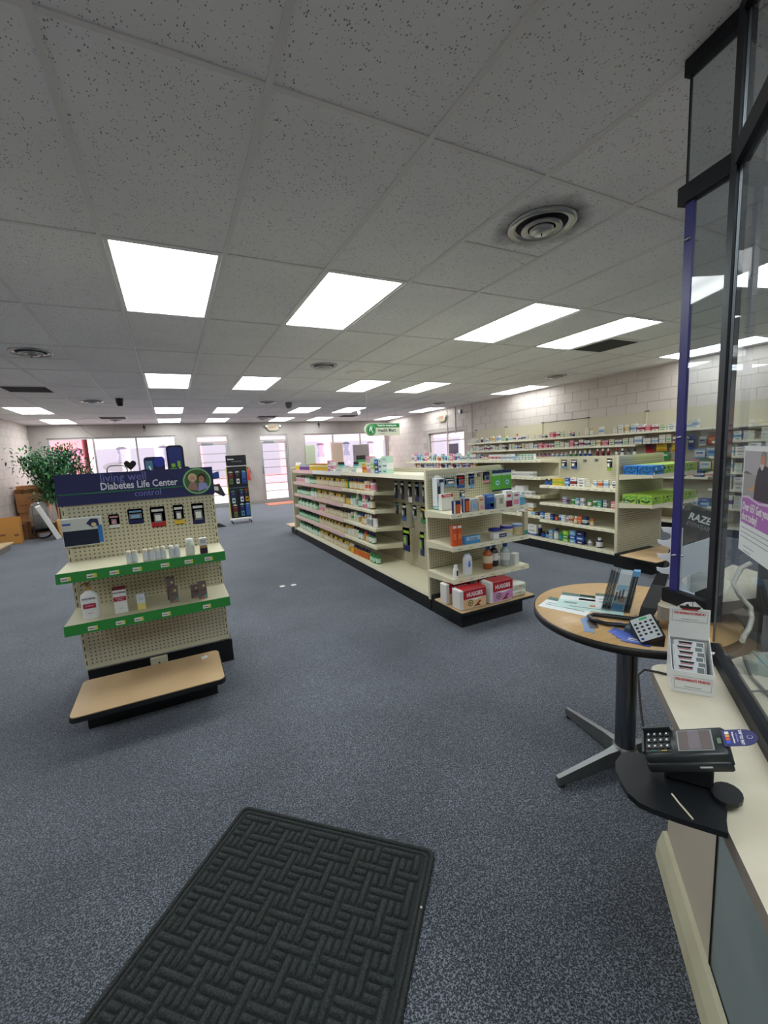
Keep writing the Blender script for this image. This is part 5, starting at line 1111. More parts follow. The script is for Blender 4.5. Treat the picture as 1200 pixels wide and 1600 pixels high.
lc = [mat((30, 78, 48), .5, name='leaf_dark'), mat((48, 108, 60), .5, name='leaf_mid'), mat((96, 160, 80), .5, name='leaf_light')]
lmes = []
for m_ in lc:
    q = MB(); q.add([(0, 0, 0), (.017, .028, -.004), (.016, .055, -.014), (0, .092, -.036), (-.016, .055, -.014), (-.017, .028, -.004), (0, .044, .002)], [(0, 1, 6), (1, 2, 6), (2, 3, 6), (3, 4, 6), (4, 5, 6), (5, 0, 6)], m_, True); lmes.append(q)
q = MB(); cl = Vector((.0, 0, 1.30))
cnt = 0; fol = []
for k in range(3600):
    b0 = R.choice(tops); p_ = b0+Vector((R.gauss(0, .13), R.gauss(0, .12), R.gauss(0, .13)))
    if p_.z < .72 or p_.z > 2.0 or p_.x < -.72: continue
    li = lmes[R.choices((0, 1, 2), (5, 3, 1.2))[0]]; M = Matrix.Translation(p_) @ Matrix.Rotation(R.uniform(0, 6.28), 4, 'Z') @ Matrix.Rotation(R.uniform(-1.2, .5), 4, 'X') @ Matrix.Rotation(R.uniform(-.6, .6), 4, 'Y')
    q.add([M @ Vector(v_) for v_ in li.v], li.f, li.mats[0], True)
o = q.build('foliage', PL); o['kind'] = 'stuff'
BSK = thing('wicker_basket', 'pale wicker basket behind the white box in the far left corner', 'basket', (-1.90, 10.72, 0))
WK = noisy((206, 160, 100), (228, 186, 128), 50, .7, .4, name='pale_wicker')
q = MB()
for k in range(14): q.tube([(a, b_, .02+k*.026) for a, b_ in rrect(-.13-.002*k, .13+.002*k, -.10, .10, .03, 3)], .012, WK, 6, True)
q.build('woven_wall', BSK); MB().prism(rrect(-.12, .12, -.09, .09, .03, 3), .005, .02, WK).build('basket_floor', BSK)
MB().tube([(-.12, 0, .38), (-.11, 0, .60), (0, 0, .72), (.11, 0, .60), (.12, 0, .38)], .012, WK, 6).build('hoop_handle', BSK)
# cardboard boxes
CB = noisy((176, 122, 76), (190, 136, 88), 4, .8, name='cardboard'); CB2 = mat((150, 100, 60), .8); CBY = mat((214, 152, 76), .7, name='ochre_board')
def cboard(lab, x, y, z, w, d, h, rz, m_=CB, openf=True):
    t_ = thing('cardboard_box', lab, 'box', (x, y, z), rz)
    q = MB().box(-w/2, w/2, 0, .006, 0, h, m_).box(-w/2, w/2, d-.006, d, 0, h, m_).box(-w/2, -w/2+.006, .006, d-.006, 0, h, m_).box(w/2-.006, w/2, .006, d-.006, 0, h, m_).box(-w/2, w/2, .0, d, 0, .006, m_)
    q.build('box_body', t_)
    if openf:
        for s in (0, 1):
            y0_ = 0 if s == 0 else d; dy = -.05 if s == 0 else .04
            q = MB(); q.add([(-w/2, y0_, h), (w/2, y0_, h), (w/2-.01, y0_+dy, h+.10), (-w/2+.01, y0_+dy, h+.10)], [(0, 1, 2, 3)], CB2)
            q.add([(-w/2, y0_+.004, h), (w/2, y0_+.004, h), (w/2-.01, y0_+dy+.004, h+.10), (-w/2+.01, y0_+dy+.004, h+.10)], [(3, 2, 1, 0)], m_); q.build('flap', t_)
    MB().box(-w*.4, -w*.15, -.001, 0, h*.35, h*.42, CB2).build('printed_mark', t_); MB().box(.0+w*.2, w*.4, -.001, 0, h*.3, h*.38, CB2).build('printed_mark', t_)
    return t_
cboard('brown corrugated carton at the bottom of the corner stack', -2.66, 11.75, .001, .52, .4, .50, .1, openf=False)
cboard('brown open-flapped carton on top of the corner stack', -2.66, 11.72, .506, .56, .42, .42, .08)
cboard('small brown tray carton nested on the top carton', -2.66, 11.76, .935, .5, .34, .16, .08, openf=False)
cboard('ochre board box at the extreme left by the platform', -2.77, 10.35, .001, .36, .28, .52, .15, CBY, False)
t_ = thing('paper_bag', 'crumpled brown paper bag in front of the carton stack', 'bag', (-2.60, 10.98, 0.001), .2)
q = MB(); n = 20; vs = []
for j, (s, z) in enumerate(((.9, 0), (1.0, .05), (.96, .15), (1.02, .25), (1.15, .34), (1.12, .36))):
    for k in range(n):
        a = 2*pi*k/n; r_ = (abs(cos(a))**.5+abs(sin(a))**.5)*.095*s*(1+.08*sin(5*a+j*1.7)); vs.append((r_*cos(a), r_*sin(a), z+.015*sin(3*a+j)*(j > 2)))
q.add(vs, [(j*n+k, j*n+(k+1) % n, (j+1)*n+(k+1) % n, (j+1)*n+k) for j in range(5) for k in range(n)]+[tuple(range(n))[::-1]], mat((136, 96, 64), .8, name='kraft_paper')); q.build('bag_body', t_)
# folded wheelchair wrapped in plastic, leaning
FW = thing('wrapped_wheelchair', 'folded black wheeled chair wrapped in clear plastic against the corner boxes', 'wheelchair', (-2.33, 10.75, 0), .35)
MB().tube([(.17*cos(a), -.05, .17+.17*sin(a)) for a in [2*pi*k/20 for k in range(20)]], .012, SLOT, 6, True).xf(Matrix.Translation((0, 0, .012))).build('wheel', FW)
MB().tube([(.17*cos(a), .07, .17+.17*sin(a)) for a in [2*pi*k/20 for k in range(20)]], .012, SLOT, 6, True).xf(Matrix.Translation((0, 0, .012))).build('wheel', FW)
MB().cbox(-.13, .13, -.03, .05, .14, .52, .02, BLKP, True).build('folded_seat', FW)
for x in (-.12, .12): MB().tube([(x, 0, .1), (x, 0, .66), (x, -.06, .70)], .011, BLKP, 8).build('handle_tube', FW)
pl_ = glassy((225, 228, 232), .25, .15, 'milky_plastic', .16)
q = MB(); n = 16; vs = []
for j, (s, z) in enumerate(((.75, .22), (1.05, .3), (1.1, .45), (1.0, .6), (.7, .74), (.25, .78))):
    for k in range(n):
        a = 2*pi*k/n; vs.append((.175*s*cos(a)*(1+.06*sin(3*a+j)), .105*s*sin(a)*(1+.06*sin(4*a+2*j)), z))
q.add(vs, [(j*n+k, j*n+(k+1) % n, (j+1)*n+(k+1) % n, (j+1)*n+k) for j in range(5) for k in range(n)], pl_, True); q.build('plastic_cover', FW)
t_ = thing('flat_carton', 'flat white carton leaning on the wrapped wheelchair', 'box', (-1.93, 10.42, .012), .25)
q = MB().cbox(-.045, .045, -.16, .16, 0, .74, .004, WHITE); q.xf(Matrix.Rotation(-.36, 4, 'Y')); q.build('carton', t_)
q = MB().box(.0455, .0465, -.06, .03, .2, .5, mat((206, 214, 206), .6)); q.xf(Matrix.Rotation(-.36, 4, 'Y')); q.build('printed_panel', t_); t_.location = (-2.02, 10.45, .018)
# low platform on the left
PF = thing('display_platform', 'low wood-topped grey platform at the left edge', 'platform', (0, 0, 0))
MB().cbox(-2.98, -2.56, 8.2, 9.75, .10, .13, .004, noisy((196, 170, 130), (212, 188, 150), 6, .5, name='platform_wood', stretch=(1, .1, 1))).build('platform_top', PF); MB().box(-2.97, -2.60, 8.24, 9.7, 0, .0995, mat((120, 116, 110), .7)).build('platform_base', PF)
tag(MB().extr([(0, 0), (.20, 0), (.05, .09), (0, .07)], .12, mat((52, 50, 52), .6)).build('door_wedge', None, (.95, 9.40, 0)), 'dark grey wedge-shaped foot lying on the carpet behind the display stand', 'wedge')
for k, (x, y) in enumerate(((1.16, 4.3), (1.28, 4.27))):
    tag(MB().lathe([(.03, 0), (.032, .002), (.026, .004), (.001, .004)], WHITE, 16, cap=False).build('floor_disc', None, (x, y, .0005)), 'small white disc on the carpet in the aisle, %s one' % ('left', 'right')[k], 'disc')

# ================================================================ FOREGROUND
# entrance mat
MO = Vector((.32, 1.39)); U = Vector((.57, -.55)).normalized(); ML, MWd = 1.30, .79
MT = thing('floor_mat', 'black rubber-backed mat with raised basketweave pattern on the carpet', 'mat', (.32, 1.39, 0), math.atan2(U.y, U.x))
MBM = noisy((20, 23, 24), (34, 38, 38), 160, .85, .5, name='mat_fibre'); MBR = noisy((30, 34, 34), (58, 64, 62), 200, .9, .8, name='mat_rib', bscale=400)
MB().prism(rrect(0, MWd, -ML, 0, .03, 5), .0005, .005, MBM).build('mat_base', MT)
MB().tube([(a, b_, .006) for a, b_ in rrect(.008, MWd-.008, -ML+.008, -.008, .025, 5)], .0065, MBR, 8, True).build('border_rib', MT)
MB().tube([(a, b_, .005) for a, b_ in rrect(.024, MWd-.024, -ML+.024, -.024, .02, 5)], .005, MBR, 8, True).build('border_rib', MT)
u = .0238; q = MB()
def rib(x, y, w, h):
    x0, x1, y0, y1 = .034+x*u, .034+(x+w)*u, -.034-(y+h)*u, -.034-y*u
    x0 = max(x0, .034); x1 = min(x1, MWd-.034); y0 = max(y0, -ML+.034); y1 = min(y1, -.034)
    g = .0026
    if x1-x0 < .012 or y1-y0 < .012: return
    x0 += g; x1 -= g; y0 += g; y1 -= g; c = .0055; zt = .0135
    v0 = [(x0, y0), (x1, y0), (x1, y1), (x0, y1)]
    if x1-x0 < 2*c+.001 or y1-y0 < 2*c+.001: c = min(x1-x0, y1-y0)/2-.001
    def ring(i, z): return [(a, b_, z) for a, b_ in ((x0+i+c*.6, y0+i), (x1-i-c*.6, y0+i), (x1-i, y0+i+c*.6), (x1-i, y1-i-c*.6), (x1-i-c*.6, y1-i), (x0+i+c*.6, y1-i), (x0+i, y1-i-c*.6), (x0+i, y0+i+c*.6))]
    vs = ring(0, .004)+ring(.0012, .0095)+ring(.0042, zt); f = [(j*8+k, j*8+(k+1) % 8, (j+1)*8+(k+1) % 8, (j+1)*8+k) for j in range(2) for k in range(8)]+[tuple(range(16, 24))]
    q.add(vs, f, MBR, True)
for r_ in range(-1, 19):
    y = r_*3; x = (r_ % 2)*3-6
    while x < 32:
        rib(x, y, 5, 1); rib(x+5, y-2, 1, 5); rib(x+0, y+1, 2, 1); rib(x+0, y+2, 2, 1); rib(x+3, y+1, 1, 2); rib(x+4, y+1, 1, 2); x += 6
q.build('raised_pattern', MT)['kind'] = 'stuff'
tag(MB().lathe([(.003, 0), (.004, .002), (.001, .003)], WHITE, 6).build('crumb', None, (.74, .70, .0135)), 'tiny white crumb on the black mat', 'crumb')

# round table
TX, TY, TZ, TR_ = 1.838, .785, .70, .373
TBL = thing('round_table', 'round tan laminate table with black edge on chrome pedestal', 'table', (TX, TY, 0))
MB().lathe([(TR_-.006, -.001), (TR_-.006, 0.0003), (.001, .0003)], noisy((206, 166, 112), (216, 178, 124), 10, .35, name='maple_laminate', stretch=(1, 6, 1)), 64, (0, 0, TZ), cap=False).build('table_top', TBL)
MB().lathe([(.001, -.032), (TR_-.008, -.032), (TR_, -.028), (TR_, -.003), (TR_-.006, -.0005)], mat((26, 24, 24), .4, name='rubber_edge'), 64, (0, 0, TZ), cap=False).build('edge_band', TBL)
MB().lathe([(.04, .085), (.04, TZ-.033)], mat((120, 122, 126), .22, 1, name='chrome_column'), 28).build('column', TBL); MB().box(-.13, .13, -.13, .13, TZ-.04, TZ-.033, BLACK).build('top_plate', TBL)
CG = mat((120, 122, 122), .4, .8, name='cast_aluminium')
for k, a in enumerate((80, 172, 260, 352)):
    a = radians(a); q = MB(); L0, L1 = .03, .36
    vs = []
    for (s, w, zt, zb) in ((L0, .030, .088, .02), (.10, .018, .08, .02), (L1, .014, .045, .012)):
        for (dy, z) in ((-w, zb), (w, zb), (w*.7, zt), (-w*.7, zt)): vs.append((s*cos(a)-dy*sin(a), s*sin(a)+dy*cos(a), z))
    q.add(vs, [(i*4+j, (i+1)*4+j, (i+1)*4+(j+1) % 4, i*4+(j+1) % 4) for i in range(2) for j in range(4)]+[(0, 1, 2, 3), (11, 10, 9, 8)], CG); q.fixn = True
    q.build('foot', TBL)
    MB().lathe([(.016, 0), (.016, .014)], SLOT, 10, ((L1-.02)*cos(a), (L1-.02)*sin(a), 0)).build('floor_glide', TBL)
MB().lathe([(.05, .02), (.05, .084), (.042, .09)], CG, 20).build('hub', TBL)
# papers on the table
def sheet(lab, pts, z, m_, extra=(), name='leaflet', cat='paper', th=.0008):
    cx = sum(p[0] for p in pts)/len(pts); cy = sum(p[1] for p in pts)/len(pts)
    t_ = thing(name, lab, cat, (cx, cy, z)); MB().prism([(a-cx, b_-cy) for a, b_ in pts], 0, th, m_).build('sheet', t_)
    A = Vector(pts[0]); Bv = Vector(pts[1])-A; Cv = Vector(pts[-1])-A
    q = MB(); 
    for (u0, u1, v0, v1, mm) in extra:
        q.add([(*(A+Bv*a+Cv*b_-Vector((cx, cy))), th+.0004) for a, b_ in ((u0, v0), (u1, v0), (u1, v1), (u0, v1))], [(0, 1, 2, 3)], mm)
    if extra: o_ = q.build('printed_area', t_)
    return t_
DG = mat((40, 92, 76), .5, name='dark_green_print'); PT = mat((196, 224, 216), .6, name='pale_teal_print'); LN = mat((130, 150, 150), .6)
def para(corner, du, dv, w, h): 
    c_ = Vector(corner); du = Vector(du).normalized(); dv = Vector(dv).normalized(); return [tuple(c_), tuple(c_+du*w), tuple(c_+du*w+dv*h), tuple(c_+dv*h)]
T_ = TZ+.0006
sheet('green-headed form lying at the back left of the round table', para((1.705, 1.075), (.35, -.93), (-.93, -.35), .20, .14), T_, PAPER, [(0, 1, 0, .28, DG), (.1, .9, .5, .56, LN), (.1, .9, .66, .72, LN)])
sheet('large form with dark green header on the round table', para((1.80, 1.085), (.52, -.85), (-.85, -.52), .26, .20), T_+.001, PT, [(0, 1, 0, .2, DG), (.3, .55, .05, .12, WHITE), (0, 1, .2, .48, PAPER), (.3, .6, .28, .40, LN), (.1, .3, .6, .7, LN), (.5, .6, .65, .75, OR), (.2, .8, .84, .88, LN)])
sheet('small form with green header at the right of the papers', para((1.905, .99), (.6, -.8), (-.8, -.6), .13, .19), T_+.002, PAPER, [(0, 1, 0, .2, DG), (.1, .9, .4, .45, LN), (.1, .9, .6, .65, LN)])
sheet('small folded card with blue corner picture at front of the round table', [(1.655, .835), (1.60, .775), (1.535, .715), (1.515, .745), (1.55, .775), (1.60, .83)], T_, mat((80, 120, 170), .4), name='folded_card', cat='card')
o = MB(); o.prism([(1.645, .805), (1.585, .735), (1.555, .75), (1.60, .80)], T_+.0012, T_+.002, mat((60, 50, 48), .5)); o = tag(o.build('picture_card', None), 'dark photo card lying on the blue folded card', 'card')
sheet('white and lilac card beside the blue leaflets', para((1.70, .722), (-.55, -.83), (-.83, .55), .045, .055), T_, PAPER, [(.0, .35, 0, 1, mat((130, 120, 190), .5)), (.5, .9, .3, .5, LN)], 'small_card', 'card')
for k in range(4): sheet('blue business card, %s of the fanned pile on the round table' % ('bottom', 'second', 'third', 'top')[k], para((1.635-.012*k, .705-.02*k), (.12+.1*k, -.95), (-.95, -.12-.1*k), .09, .055), T_+.0002+.001*k, mat((84, 110, 200), .4), [(.2, .8, .3, .45, PAPER), (.2, .6, .6, .7, PAPER)], 'business_card', 'card')
# brochure holder
BH_ = thing('brochure_holder', 'clear acrylic brochure holder packed with leaflets on the round table', 'holder', (1.79, .80, TZ+.001), -1.02)
AC = glassy((228, 234, 236), .3, .05, 'acrylic')
SH = Matrix(((1, 0, .20, -.01), (0, 1, .12, 0), (0, 0, 1, 0), (0, 0, 0, 1)))
q = MB()
for bx in ((-.052, .052, -.008, -.006, 0, .065), (-.054, -.052, -.008, .07, 0, .09), (.052, .054, -.008, .07, 0, .09), (-.054, .054, .070, .072, 0, .16), (-.052, .052, -.006, .07, 0, .002)): q.box(*bx, AC)
q.xf(SH).build('holder_shell', BH_)
DKL_ = [mat(c_, .45) for c_ in ((52, 56, 60), (84, 90, 96), (40, 44, 48), (110, 118, 122))]
for k in range(6): MB().box(-.050+k*.0052, -.0462+k*.0052, .006, .062, .004, .168-.002*k, DKL_[k % 4]).xf(SH).build('booklet', BH_)
for k in range(3): MB().box(-.017, .026, -.004+k*.006, .001+k*.006, .004, .158+.006*k, mat((206, 216, 222), .5)).xf(SH).build('leaflet', BH_)
q = MB(); q.box(-.0165, .0255, -.0048, -.0042, .088, .112, mat((150, 190, 216), .5)); q.box(-.0165, .0255, -.0048, -.0042, .004, .03, mat((120, 170, 214), .5)); q.box(.0, .022, -.0048, -.0042, .04, .066, mat((206, 166, 140), .5)); [q.box(-.014+.011*i, -.007+.011*i, -.0052, -.0046, .045+.006*i, .082+.006*i, mat((90, 96, 100), .5)) for i in range(3)]; q.xf(SH).build('front_print', BH_)
for k in range(4): MB().box(.030+k*.0052, .0345+k*.0052, -.002, .060, .004, .150+.002*k, DKL_[(k+1) % 4]).xf(SH).build('booklet', BH_)
MB().box(.029, .052, -.003, .03, .151, .172, mat((100, 160, 210), .5)).xf(SH).build('blue_leaflet', BH_)
# telephone
PHN = thing('desk_telephone', 'black desk telephone with silver keypad and propped handset on the round table', 'telephone', (1.612, .575, 0))
SLV = mat((186, 192, 194), .35, name='silver_face'); KEY = mat((34, 36, 38), .4)
TI = Matrix.Translation((0, 0, .753)) @ Matrix.Rotation(-.533, 4, 'Z') @ Matrix.Rotation(.527, 4, 'X') @ Matrix.Rotation(-.535, 4, 'Y')
fw, fh = .0355, .0455
q = MB().prism(rrect(-fw, fw, -fh, fh, .004), -.0015, 0, SLV).xf(TI); fp = q.build('keypad_face', PHN)
q = MB().prism(rrect(-fw-.003, fw+.006, -fh-.003, fh+.006, .006), -.016, -.0017, BLKP).xf(TI); q.build('body_shell', PHN)
q = MB(); bq = [TI @ Vector(v_) for v_ in ((-fw, -fh, -.014), (fw+.004, -fh, -.014), (fw+.004, fh+.004, -.014), (-fw, fh+.004, -.014))]
q.add([tuple(v_) for v_ in bq]+[(v_.x*.96, v_.y*.96, TZ+.0012) for v_ in bq], [(0, 1, 2, 3), (7, 6, 5, 4), (0, 4, 5, 1), (1, 5, 6, 2), (2, 6, 7, 3), (3, 7, 4, 0)], BLKP); q.fixn = True; q.build('base_wedge', PHN)
for r_ in range(5):
    for c_ in range(4):
        if (r_ == 0 and c_ in (1, 2)): continue
        MB().lathe([(.0048, 0), (.0052, .0012), (.0042, .0022)], KEY if not (r_ == 0 and c_ == 0) else mat((40, 60, 160), .4), 12, (-.0255+.017*c_, -.036+.0145*r_, .0001), sy=.75).xf(TI).build('key', fp)
MB().box(-.008, .018, .034, .041, .0001, .001, mat((40, 170, 90), .4)).xf(TI).build('display_window', fp)
hb = Vector((.152, .098, .715)); ht = Vector((.232, .082, .885)); ax_ = (ht-hb).normalized(); sd = Vector((-.45, .89, 0)).normalized(); nn = ax_.cross(sd).normalized()
q = MB()
for (s0, s1, w0_, w1_, t0, t1) in ((0, .25, .020, .026, .018, .022), (.25, .75, .026, .022, .022, .014), (.75, 1, .022, .019, .014, .020)):
    a0, a1 = hb+(ht-hb)*s0, hb+(ht-hb)*s1
    q.add([tuple(p_+sd*w*i+nn*t_*j) for p_, w, t_ in ((a0, w0_, t0), (a1, w1_, t1)) for i, j in ((-1, -1), (1, -1), (1, 1), (-1, 1))], [(0, 1, 5, 4), (1, 2, 6, 5), (2, 3, 7, 6), (3, 0, 4, 7), (3, 2, 1, 0), (4, 5, 6, 7)], BLKP)
q.fixn = True; q.build('handset', PHN)
q = MB(); c_ = hb+(ht-hb)*.45-nn*.021; q.obox(c_, ax_, sd, nn, .022, .0018, .0006, STEEL); q.obox(hb+(ht-hb)*.93-nn*.019, ax_, sd, nn, .012, .004, .0006, PAPER); q.build('handset_label', PHN)
q = MB(); q.obox((.10, .075, .706+.004), (1, .35, 0), (-.35, 1, 0), (0, 0, 1), .075, .040, .008, mat((70, 96, 104), .4)); q.build('cradle_base', PHN)
cx_ = [(p_[0]-1.612, p_[1]-.575, .7115) for p_ in ((1.70, .66), (1.66, .68), (1.62, .73), (1.612, .78), (1.628, .812), (1.66, .815), (1.695, .77), (1.73, .72), (1.755, .69))]
MB().tube(cx_, .0085, BLKP, 8).build('handset_cord', PHN)
# ---------------- service counter
n_ = Vector((-.677, .736)); dI = Vector((.736, .677))      # outward normal (customer side), direction away from the viewer
def cp(s, o): v_ = dI*s + n_*o; return (v_.x, v_.y)         # s along, o offset (n.p)
CTOP = noisy((206, 196, 172), (220, 211, 190), 7, .45, name='cream_laminate', detail=6); CEDG = mat((146, 136, 124), .5, name='laminate_edge'); PNL = mat((196, 186, 166), .5, name='beige_panel'); PNG = noisy((120, 134, 134), (140, 152, 150), 4, .6, name='grey_green_panel')
CT = thing('service_counter', 'cream laminate service counter in the right foreground with beige front', 'counter', (0, 0, 0))
OE = -.646; OB = -.722; sE = 1.47*.736+.473*.677+.02
ledge = [cp(-.9, OE)]+[cp(sE-.05+.05*sin(a), OE-.05+.05*cos(a)) for a in [pi/2*k/6 for k in range(7)]]+[cp(sE, OE-.16), cp(sE+.10, OE-.26), cp(sE+.16, OE-.34), cp(sE+.20, OE-.455), cp(-.9, OE-.455)]
MB().prism(ledge[::-1], .668, .70, CEDG, CTOP).build('counter_top', CT)
def wallseg(s0, s1, o0, o1, z0, z1, m_): return MB().prism([cp(s0, o0), cp(s1, o0), cp(s1, o1), cp(s0, o1)], z0, z1, m_)
sB = 1.545*.736+.437*.677; sS = 1.27*.736+.175*.677
wallseg(sS, sB, OB-.06, OB, 0, .667, PNL).build('front_panel', CT); wallseg(-.9, sS-.002, OB-.06, OB-.004, 0, .667, PNG).build('front_panel', CT)
wallseg(sB-.02, sB, OB-.30, OB-.061, 0, .667, PNL).build('side_panel', CT)
wallseg(sS-.002, sS, OB-.003, OB+.0005, .05, .667, SLOT).build('panel_seam', CT)
BSB = noisy((196, 192, 160), (206, 202, 172), 6, .5, name='yellowed_base')
q = MB(); pr_ = [(OB, 0), (OB+.030, 0), (OB+.026, .05), (OB+.012, .095), (OB, .10)]
q.add([(*cp(s, o), z) for s in (-.9, sB+.01) for o, z in pr_], [(i, i+1, 6+i, 5+i) for i in range(4)]+[(4, 3, 2, 1, 0), (5, 6, 7, 8, 9)], BSB); q.build('base_moulding', CT)
# raised return beside the wing, with rounded end over the table
RX, RY = 1.765, .585
ang = math.atan2(-.155, -.02)
ret = [(RX+.04*cos(a), RY+.035*sin(a)) for a in [pi/2+k*pi/8+.2 for k in range(9)]]
MB().prism(ret+[(2.35, .37), (2.5, .72)], .752, .80, CEDG, CTOP).build('side_counter', None); o = bpy.data.objects['side_counter']; tag(o, 'rounded-end cream side counter behind the blue post', 'counter')
tag(MB().prism([(2.15, .46), (2.33, .40), (2.45, .70), (2.24, .70)], 0, .751, PNL).build('return_support', None), 'beige cabinet carrying the rounded side counter', 'cabinet')
# black framed plastic screen
P1 = Vector((1.80, .607)); P2 = Vector((1.762, .452)); FD_ = Vector((-.795, -.606)); FN = Vector((.606, -.795))
SCN = thing('pharmacy_screen', 'black framed clear screen rising from counter to ceiling with a blue edged wing', 'screen', (0, 0, 0))
FR = mat((15, 17, 25), .5, spec=.3, name='black_frame'); BLU = mat((52, 50, 122), .3, name='blue_film'); GP = glassy((232, 236, 238), .25, .02, 'acrylic_sheet', .02)
def bar(p, q_, z0, z1, th, m_, nm, par=SCN):
    d = (q_-p); n2_ = Vector((-d.y, d.x)).normalized()*th/2
    return MB().prism([tuple(p+n2_), tuple(p-n2_), tuple(q_-n2_), tuple(q_+n2_)], z0, z1, m_).build(nm, par)
WD = (P2-P1).normalized()
bar(P1-WD*.012, P2, 2.53, 2.578, .028, FR, 'wing_top_rail'); bar(P1-WD*.016, P2, 2.155, 2.21, .034, FR, 'wing_transom'); bar(P1-WD*.016, P2, .801, .85, .034, FR, 'wing_bottom_rail')
bar(P1+WD*.004, P1+WD*.034, .851, 2.154, .012, BLU, 'blue_edge_strip'); bar(P1, P1+WD*.004, 2.211, 2.529, .008, FR, 'wing_edge')
bar(P1+WD*.035, P2, .851, 2.154, .006, GP, 'wing_pane'); bar(P1+WD*.005, P2, 2.211, 2.529, .006, GP, 'wing_pane')
MB().prism([tuple(P2+v_) for v_ in (Vector((.012, .006)), Vector((-.012, .010)), Vector((-.05, -.024)), Vector((-.03, -.045)), Vector((.010, -.016)))], .801, 2.578, FR).build('corner_post', SCN)
bar(P2+FD_*.05, P2+FD_*.056, .736, 2.578, .006, STEEL, 'silver_bead')
E_ = P2+FD_*1.6
bar(P2+FD_*.06, E_, .7005, .735, .035, FR, 'front_bottom_rail'); bar(P2+FD_*.06, E_, 2.15, 2.21, .034, FR, 'front_transom'); bar(P2+FD_*.06, E_, 2.53, 2.578, .034, FR, 'front_top_rail')
bar(P2+FD_*.06, E_, .736, 2.149, .006, GP, 'front_pane'); bar(P2+FD_*.06, E_, 2.211, 2.529, .006, GP, 'front_pane')
# shelf bracket triangles at the top of the wing
for z in (2.10, 2.50): MB().prism([tuple(P2+Vector((.012, .0))), tuple(P2+Vector((.35, -.12))), tuple(P2+Vector((.35, -.08))), tuple(P1+Vector((.02, -.01)))], z, z+.025, FR).build('top_bracket', SCN) if z < 2 else None
for z in (2.04, 1.40, .98):
    c_ = P1+WD*.012; MB().tube([(c_.x-.012, c_.y+.004, z), (c_.x-.010, c_.y-.01, z+.004), (c_.x+.02, c_.y-.02, z-.004)], .004, CHROME, 6).build('clip_screw', SCN)
for s, z in ((.15, .78), (.9, .78)):
    c_ = P2+FD_*s; MB().lathe([(.007, 0), (.006, .006), (.001, .008)], CHROME, 10, (c_.x-.004, c_.y+.02, z-.05)).build('rail_screw', SCN)
# vaccination poster taped to the front pane
def fp_(s, z, off=.0): v_ = P2+FD_*s-FN*off; return (v_.x, v_.y, z)
a_ = math.atan2(FD_.y, FD_.x)
PO = thing('flu_shot_poster', 'white and purple vaccination poster taped on the clear pharmacy screen', 'poster', fp_(.262, 0, .005), a_)
def pb(u0, u1, z0, z1, m_, nm, y=0.0): return MB().box(u0, u1, y-.0005, y, z0, z1, m_).build(nm, PO)
MAU = mat((176, 108, 184), .5, name='mauve_print')
pb(0, .29, 1.095, 1.37, PAPER, 'paper_sheet'); pb(.010, .28, 1.30, 1.358, mat((176, 172, 176), .6, name='pale_sky_print'), 'sky_print', -.0006); pb(.010, .28, 1.235, 1.30, mat((160, 156, 156), .6), 'water_print', -.0006)
pb(.010, .28, 1.172, 1.240, MAU, 'mauve_band', -.0012)
q = MB(); flat(q, [(.010, 1.302), (.03, 1.307), (.06, 1.303), (.08, 1.300), (.010, 1.300)], -.0014, mat((96, 88, 84), .6)); flat(q, [(.05, 1.262), (.10, 1.275), (.105, 1.262), (.06, 1.258)], -.0014, mat((196, 150, 90), .5))
flat(q, [(.095, 1.240), (.10, 1.285), (.115, 1.315), (.14, 1.328), (.185, 1.322), (.22, 1.295), (.23, 1.240)], -.0016, mat((52, 40, 56), .6, name='dark_jacket_print')); flat(q, arc(.145, 1.338, .017, 0, 2*pi, 16, .020), -.002, mat((196, 140, 112), .6)); flat(q, arc(.143, 1.328, .012, pi, 2*pi, 8, .014), -.0024, mat((206, 200, 196), .6)); flat(q, arc(.146, 1.347, .015, 0, pi, 8, .012), -.0024, mat((150, 140, 134), .6))
flat(q, [(.010, 1.240), (.06, 1.246), (.14, 1.236), (.28, 1.250), (.28, 1.240), (.14, 1.231), (.06, 1.240), (.010, 1.236)], -.0026, mat((220, 200, 222), .5)); q.build('photo_print', PO)
text('Over 65? Get your flu', .0300, WHITE, PO, (.018, -.0018, 1.215), align='LEFT', sx=.84, bold=.0003); text('shot today!', .0300, WHITE, PO, (.018, -.0018, 1.189), align='LEFT', sx=.84, bold=.0003)
q = MB()
for k, (u0, u1) in enumerate(((.015, .20), (.013, .19), (.013, .16), (.04, .09), (.04, .075))): q.box(u0, u1*1.3, -.0011, -.0005, 1.158-.012*k-(.01 if k > 2 else 0), 1.1595-.012*k-(.01 if k > 2 else 0), LN)
q.build('small_print', PO); 
tag(MB().tube([(*fp_(.37, 0, -.012)[:2], 1.365), (*fp_(.37, 0, -.012)[:2], 1.385)], .006, WHITE).build('poster_clip', None), 'white plastic clip at the top of the poster', 'clip')

